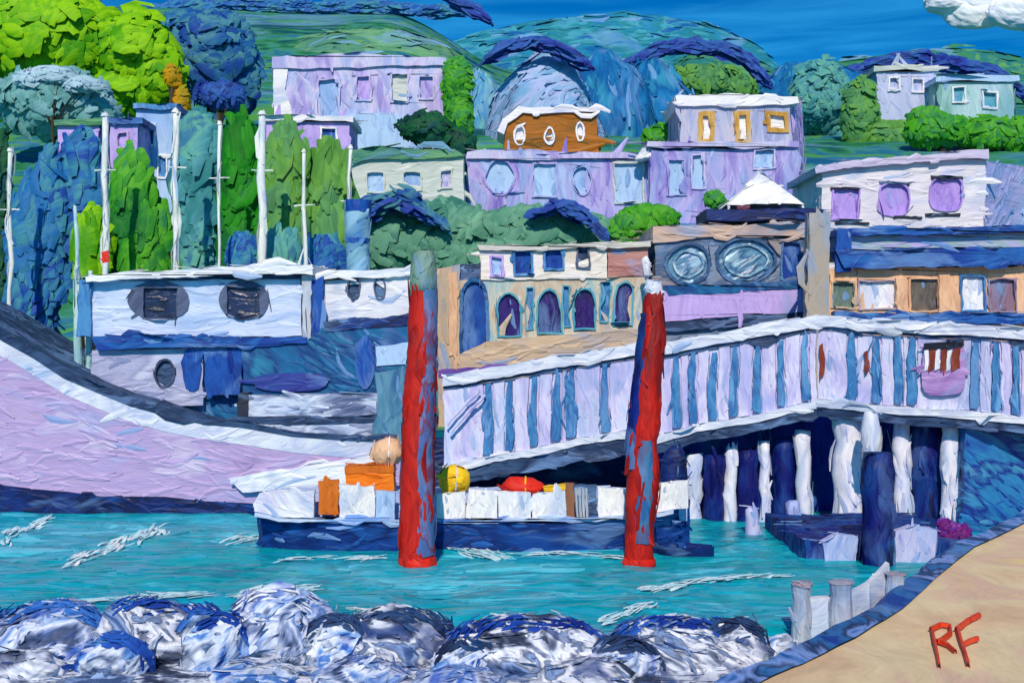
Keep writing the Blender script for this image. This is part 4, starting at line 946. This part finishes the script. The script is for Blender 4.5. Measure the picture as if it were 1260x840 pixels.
# grey raft box on the aft deck
t = thing('raft_box', 'long grey and white raft box on the ferry\'s aft deck', 'box', (X(390, 50.5), 50.5, Z(546, 50.5)))
RB = P('raft_grey', [(110, 126, 160), (170, 184, 214), (206, 214, 232), (140, 150, 184), (90, 104, 140)], 'h', .9)
build(MB().slab(flat(50.25), [(296, 488), (482, 484), (482, 546), (410, 546), (296, 540)], t=.55), 'case', RB, t)
build(MB().slab(flat(50.15), [(294, 484), (306, 484), (306, 540), (294, 540)], t=.66), 'end_plate', BLACK, t)
build(MB().slab(flat(50.18), [(306, 514), (420, 511), (482, 510), (482, 518), (306, 522)], t=.06), 'strap', SLATE, t)
t = build(MB().slab(flat(50.1), [(462, 458), (502, 456), (502, 546), (466, 546)], t=.7), 'winch_housing', P('winch_teal', [(60, 116, 150), (96, 146, 170), (50, 100, 144)], 'v', .9), loc=(X(482, 50.1), 50.4, Z(546, 50.1)))
tag(t, 'grey teal upright winch housing at the ferry stern by the red pile', 'housing')

# ------------------------------------------------------------------ tender in front
YT = 41.0
ten = thing('tender', 'low navy tender boat with white side panels between the red piles', 'boat', (X(580, YT), YT+1.8, 0))
ts = [(306, 632, .3), (316, 634, .9), (345, 638, 1.4), (400, 640, 1.7), (500, 641, 1.8), (600, 641, 1.8), (700, 640, 1.8), (780, 636, 1.6), (830, 630, 1.2), (856, 622, .5)]
vs = []; fs = []; M = 6
for (px, sh, hb) in ts:
    zs = Z(sh, YT); x = X(px, YT)
    for sd in (-1, 1):
        for k in range(M+1):
            z = -.6+(zs+.6)*k/M; vs.append(Vector((x, YT+1.8+sd*hb*(.72+.28*(k/M)**.6), z)))
w = 2*(M+1)
for i in range(len(ts)-1):
    for sd in range(2):
        for k in range(M):
            q = (i*w+sd*(M+1)+k, (i+1)*w+sd*(M+1)+k, (i+1)*w+sd*(M+1)+k+1, i*w+sd*(M+1)+k+1); fs.append(q if not sd else q[::-1])
    fs.append((i*w+M, (i+1)*w+M, (i+1)*w+2*M+1, i*w+2*M+1))
for i in (0, len(ts)-1):
    for k in range(M): fs.append((i*w+k, i*w+k+1, i*w+M+2+k, i*w+M+1+k))
build(MB().add(vs, fs), 'hull', P('tender_blue', [(14, 48, 124), (22, 72, 150), (12, 36, 100), (30, 90, 166)], 'h', 1), ten)
pl = flat(YT+.02)
rail = [(px, sh-3) for px, sh, _ in ts[1:-1]]+[(px, sh+2) for px, sh, _ in reversed(ts[1:-1])]
build(MB().slab(flat(YT+.02), rail, t=.12, off=.06), 'rubbing_strake', P('strake', [(120, 160, 220), (200, 214, 236), (60, 110, 190)], 'h', .8), ten)
build(MB().box(X(330, 42), X(845, 42), YT+.9, YT+2.9, .9, Z(607, 42)), 'cabin_trunk', P('trunk_blue', [(150, 176, 232), (176, 196, 240), (196, 208, 236)], 'h', .9), ten)
PW = P('panel_white', [(226, 226, 232), (244, 242, 238), (234, 230, 236), (246, 246, 240)], 'v', .7, bump=.9)
PLW = P('panel_lilac_white', [(200, 192, 224), (236, 236, 238), (220, 216, 232)], 'e', .7, bump=.9)
panels = [((314, 620), (322, 606), (340, 602), (386, 603), (386, 636), (330, 637), (318, 632), PLW), ((418, 596), (462, 598), (463, 636), (418, 637), PW), ((464, 604), (486, 606), (486, 638), (464, 638), PALEBLUE),
          ((539, 606), (572, 604), (574, 638), (539, 638), PW), ((576, 600), (612, 603), (613, 637), (575, 637), PW), ((614, 605), (652, 604), (653, 639), (615, 639), PW), ((654, 606), (695, 604), (695, 639), (655, 639), PW),
          ((736, 600), (772, 601), (772, 636), (737, 637), PW), ((806, 592), (846, 590), (846, 626), (808, 628), PW)]
for p in panels: build(MB().slab(flat(YT+.18), list(p[:-1]), t=.2, off=.1), 'side_panel', p[-1], ten)
build(MB().slab(flat(YT+.2), [(390, 592), (416, 590), (416, 632), (391, 632)], t=.3), 'locker', ORANGED, ten)
build(MB().slab(flat(YT+.1), [(696, 596), (706, 596), (706, 640), (696, 640)], t=.25), 'post', BROWN, ten)
d = build(MB().slab(flat(YT+.25), [(707, 598), (735, 598), (735, 638), (707, 638)], t=.2), 'door', SLATE, ten)
for i in range(4): build(MB().slab(flat(YT+.2), [(708+i*4.5, 602), (711+i*4.5, 602), (711+i*4.5, 636), (708+i*4.5, 636)], t=.04), 'slat', P('grey_slat', [(150, 160, 176), (180, 186, 196)], 'v', .6), d)
pu = thing('water_reflection', 'dark blue water reflection shaped as a low hull right of the second red pile', 'boat', (X(842, 40), 40.6, 0))  # dark reflection on the water, built as a solid hull shape
vs = []; fs = []; pr = [(806, .12, .42), (818, .45, .34), (842, .6, .3), (866, .5, .3), (882, .18, .36)]
for px, hb, zt in pr:
    for yy, z in ((-hb, zt), (-hb*.7, -.2), (hb*.7, -.2), (hb, zt), (hb-.07, zt-.02), (0, .12), (-hb+.07, zt-.02)): vs.append(Vector((X(px, 40), 40.6+yy, z)))
for i in range(4): fs += [(i*7+k, i*7+(k+1) % 7, i*7+7+(k+1) % 7, i*7+7+k) for k in range(7)]
fs += [(0, 1, 2, 3, 4, 5, 6), (34, 33, 32, 31, 30, 29, 28)]
build(MB().add(vs, fs), 'hull', NAVY, pu)
build(MB().box(X(836, 40), X(846, 40), 40.1, 41.1, .24, .3, .3), 'reflection_strip', BLUEH, pu)
# cargo on the tender
def cargo(name, label, cat, px0, py0, px1, py1, y, mat, sub=None, soft=True):
    x, z = X((px0+px1)/2, y), Z(py1, y); hx, hz = (px1-px0)/2*y/F, (py1-py0)*y/F
    t = thing(name, label, cat, (x, y, z))
    if soft:
        build(MB().blob((x, y, z+hz*.5), (hx*1.05, .45, hz*.55), 3, .16, 1.4, px0), 'bundle', mat, t, smooth=True)
        if sub: build(MB().tube([(x+hx*.2, y+.46*math.cos(a), z+hz*.5+hz*.56*math.sin(a)) for a in [k*math.pi/6 for k in range(13)]], .03, 5, False), 'strap', sub, t)
    else:
        build(MB().box(x-hx, x+hx, y-.4, y+.4, z, z+hz, .2), 'case', mat, t); build(MB().box(x-hx-.03, x+hx+.03, y-.43, y+.43, z+hz*.78, z+hz+.04, .2), 'lid', sub or mat, t)
    return t
cargo('orange_crate', 'bright orange crate on the tender left of the first red pile', 'crate', 428, 574, 486, 606, 42.2, ORANGE, ORANGED, False)
cargo('peach_sack', 'peach coloured sack lying on the orange crate', 'sack', 456, 541, 496, 573, 42.2, PEACH, WHITE)
cargo('yellow_bundle', 'yellow bundle on the tender just right of the first red pile', 'bundle', 541, 574, 576, 607, 42.2, YELLOW, WHITE)
t = cargo('red_bundle', 'slumped red cloth bundle in the middle of the tender', 'bundle', 618, 586, 666, 611, 42.2, REDC, YELLOW)
cargo('yellow_crate', 'small yellow crate between the red bundle and brown post', 'crate', 668, 599, 696, 609, 42.1, YELLOW, None, False)
cargo('blue_cask', 'dark blue cask on the tender behind the second red pile', 'cask', 812, 548, 844, 607, 43.2, NAVY, SLATE, True)

# ------------------------------------------------------------------ the two red piles
def redpile(label, y, prof, capm, facets):
    x0 = X(prof[-1][0], y); t = thing('mooring_pile', label, 'pile', (x0, y, 0), 'red mooring piles')
    L = []; R = []
    pts = [(X(a, y), y, Z(b, y)) for a, b, w in prof]; rad = [w/2*y/F for a, b, w in prof]
    fine = []; fr = []
    for i in range(len(pts)-1):
        for k in range(5):
            f = k/5; fine.append(Vector(pts[i]).lerp(Vector(pts[i+1]), f)); fr.append(rad[i]+(rad[i+1]-rad[i])*f)
    fine.append(Vector(pts[-1])); fr.append(rad[-1]); fine.append(Vector((pts[-1][0], y, -1))); fr.append(rad[-1])
    build(MB().tube(fine, fr, 16), 'post', RED, t, smooth=True)
    return t, fine, fr
t, fine, fr = redpile('tall red mooring pile with blue shade painted on its right and green grey cap', 39.0, [(521, 338, 30), (520, 380, 34), (518, 450, 36), (515, 520, 38), (513, 600, 42), (514, 660, 43), (514, 688, 44)], None, None)
def strake(fine, fr, a0, a1, i0, i1, ex, name, mat, parent):
    mb = MB(); seg = 6; vs = []
    idx = list(range(i0, i1))
    for i in idx:
        for k in range(seg+1):
            a = a0+(a1-a0)*k/seg+.08*math.sin(i*1.3+k); e = fr[i]+ex*(1 if 0 < k < seg else -.3); vs.append(fine[i]+Vector((math.cos(a)*e, math.sin(a)*e, 0)))
    fs = [(j*(seg+1)+k, j*(seg+1)+k+1, (j+1)*(seg+1)+k+1, (j+1)*(seg+1)+k) for j in range(len(idx)-1) for k in range(seg)]
    return build(mb.add(vs, fs), name, mat, parent, smooth=True)
strake(fine, fr, -1.5, .5, 2, len(fine)-2, .03, 'blue_shade_side', REDBLUE, t)  # blue-grey shade of the side away from the light, put on as colour
x = fine[0].x; build(MB().tube([(x, 39, Z(p, 39)) for p in (356, 345, 330, 316, 308)], [.42, .42, .40, .36, .30], 12), 'cap', P('cap_sage', [(90, 124, 116), (120, 150, 136), (104, 140, 120)], 'v', .7), t, smooth=True)
build(MB().tube([(fine[-1].x, 39, z) for z in (-.2, .1, .22)], [.63, .63, .58], 16), 'red_reflection_ring', REDC, t, smooth=True)  # ring stands for the pile's red reflection at the waterline
t, fine, fr = redpile('leaning red mooring pile with navy edge in front of the promenade', 39.0, [(803, 362, 22), (803, 390, 26), (800, 440, 34), (796, 500, 36), (790, 540, 36), (789, 600, 40), (788, 650, 36), (786, 690, 34)], None, None)
strake(fine, fr, math.pi*.9, math.pi*1.32, 4, 24, .05, 'navy_edging', NAVYV, t)
strake(fine, fr, -2.0, -.95, 20, len(fine)-4, .035, 'blue_patch', P('pile_blue_patch', [(40, 96, 150), (66, 120, 160), (90, 90, 130), (50, 100, 150)], 'v', .7), t)
x = fine[0].x; build(MB().tube([(x, 39, Z(p, 39)) for p in (366, 356, 350, 346)], [.28, .29, .27, .22], 10), 'cap', WHITE, t, smooth=True)
build(MB().tube([(fine[-1].x, 39, z) for z in (-.2, .08, .2)], [.49, .49, .45], 16), 'red_reflection_ring', REDC, t, smooth=True)  # red reflection of the second pile, also built as a ring

# ------------------------------------------------------------------ boulders
ROCK = [P('rock_white_blue', [(64, 80, 116), (140, 158, 196), (222, 226, 238), (160, 184, 220), (76, 116, 184), (190, 200, 226), (96, 108, 138)], 'd', .9, patch=2.0, bump=.6, streak=.55, acc=(40, 90, 180), accm=.9),
        P('rock_grey', [(54, 62, 86), (112, 122, 148), (196, 204, 222), (230, 232, 240), (94, 106, 134), (134, 160, 204), (64, 88, 134)], 'e', .9, patch=2.0, bump=.6, streak=.55, acc=(44, 70, 130), accm=.8),
        P('rock_blue', [(34, 80, 170), (90, 140, 206), (214, 224, 240), (60, 84, 124), (150, 176, 220)], 'd', .9, patch=2.0, bump=.6, streak=.55, acc=(230, 232, 240), accm=.8)]
WEED = [fol('weed_ink', [(16, 30, 120), (26, 60, 150), (40, 90, 180)], .8), fol('weed_blue', [(30, 80, 170), (60, 120, 200), (20, 60, 150)], .8), fol('weed_dark', [(28, 40, 72), (50, 76, 120), (24, 56, 100)], .8), fol('wash_white', [(230, 232, 240), (214, 220, 240)], .8)]
WD = {62: (1, 15, 150), 195: (0, 10, 130), 485: (2, 20, 160), 650: (0, 15, 150), 838: (0, 20, 150), 905: (2, 20, 160), 335: (3, 40, 130), 575: (2, 30, 150), 262: (1, 30, 140), 135: (0, 0, 90), 412: (2, 40, 140), 772: (2, 20, 120)}
rk = [(62, 792, 80, 50, 0, 27.0, 'blue topped grey boulder at the near corner of the water'), (195, 790, 78, 50, 1, 27.0, 'round white and grey boulder, second along the shore'),
      (262, 805, 44, 48, 2, 26.2, 'narrow blue boulder wedged between two paler ones'), (335, 786, 66, 54, 0, 27.0, 'tallest white crested boulder on the shore'),
      (412, 806, 42, 44, 2, 26.4, 'pale blue boulder left of the middle of the shore'), (485, 800, 70, 48, 1, 26.8, 'white boulder with dark streaks below the first red pile'),
      (575, 826, 40, 34, 2, 25.8, 'small boulder in the gap below the tender'), (650, 810, 108, 44, 1, 26.6, 'broad boulder in the middle of the shore'),
      (772, 826, 50, 34, 0, 25.8, 'low pale boulder between two larger ones'), (838, 810, 96, 44, 1, 26.8, 'long white boulder with a dark blue crest below the second red pile'),
      (905, 802, 46, 34, 1, 26.6, 'round grey boulder nearest the sand'), (135, 822, 44, 34, 2, 25.6, 'small blue boulder at the very front'), (725, 840, 60, 26, 1, 25.2, 'low dark boulder at the front edge'), (22, 835, 50, 30, 1, 25.2, 'dark boulder in the front corner'), (440, 842, 60, 24, 0, 25.0, 'low wide boulder at the front below the white ones'), (960, 812, 34, 26, 2, 27.4, 'small blue boulder against the kerb'), (310, 842, 56, 22, 2, 25.0, 'flat blue boulder under the tallest one'), (560, 852, 60, 24, 0, 24.8, 'flat white boulder at the front, below the gap')]
for (px, py, rx, rz, m, y, lb) in rk:
    k = y/F; c = (X(px, y), y+.3, Z(py, y))
    o = build(MB().blob(c, (rx*k, min(1.3, rx*k*.9), rz*k), 5, .22, 1.5, px*.37), 'boulder', ROCK[m], smooth=True, wobble=False, loc=(c[0], c[1], 0), daubs=2.0, cap=650, size=.55)
    tag(o, lb, 'boulder', 'boulders along the shore')
    if px in WD:
        wi, a0, a1 = WD[px]; mb = MB()
        def srf(a, b):
            d = Vector((math.cos(a), -math.sin(b), math.sin(a)*math.cos(b))).normalized(); q = d*1.5+Vector((px*.37*7.3, px*.37*3.1, px*.37))
            kk = 1+.22*(noise.noise(q)*1.2+.5*noise.noise(q*2.7)+.22*noise.noise(q*6))
            return Vector(c)+Vector((d.x*rx*k, d.y*min(1.3, rx*k*.9), d.z*rz*k))*kk*1.015, d
        for i in range(150 if wi != 3 else 40):
            a = math.radians(random.uniform(a0, a1)); b = random.gauss(.12, .16); p, d = srf(a, b); p2, _ = srf(a+.05, b)
            mb.strip(p, d, p2-p, random.uniform(.3, .6), random.uniform(.10, .18), .12)
        build(mb, 'seaweed', WEED[wi], o, wobble=False)
o = build(MB().box(-30, X(960, 26), 20, 26.3, -1.2, .12, 1), 'rubble_bank', ROCK[1], cap=1500, loc=(-10, 23, -1)); tag(o, kind='structure')
for v in (): pass

# ------------------------------------------------------------------ foam
mb = MB()
def foam(px0, py0, px1, py1, w, n, curve=0):
    for i in range(int(n*.6)):
        f = random.random(); px = px0+(px1-px0)*f; py = py0+(py1-py0)*f-curve*math.sin(math.pi*f)+random.gauss(0, .33)*w
        g = ground(px, py, .12); g.z = waves(g.x, g.y)+.05+random.random()*.03
        a = ground(px0, py0, .1); b = ground(px1, py1, .1)
        mb.strip(g, Vector((random.gauss(0, .06), random.gauss(-.08, .06), 1)), (b-a).normalized()+Vector((random.gauss(0, .2), random.gauss(0, .2), 0)), random.uniform(.35, 1.1), random.uniform(.05, .14), .05)
foam(5, 660, 62, 634, 8, 110); foam(82, 692, 205, 648, 10, 190, 3); foam(545, 668, 620, 682, 8, 160); foam(540, 672, 600, 664, 6, 70)
foam(790, 722, 965, 706, 4, 110); foam(640, 676, 780, 682, 3, 60); foam(280, 664, 330, 656, 7, 40); foam(745, 757, 800, 742, 5, 50); foam(470, 752, 540, 760, 3, 40)
foam(810, 650, 850, 630, 7, 60); foam(60, 742, 130, 738, 5, 50); foam(150, 734, 260, 730, 4, 80); foam(300, 730, 380, 722, 6, 110); foam(440, 748, 530, 754, 4, 60); foam(560, 768, 700, 762, 4, 90); foam(790, 770, 930, 776, 4, 70); foam(340, 688, 470, 684, 3, 40)
FOAM = P('foam_white', [(120, 206, 220), (214, 234, 238), (170, 220, 230), (240, 242, 242)], 'h', .5, acc=None)
tag(build(mb, 'foam', FOAM, wobble=False), kind='stuff')
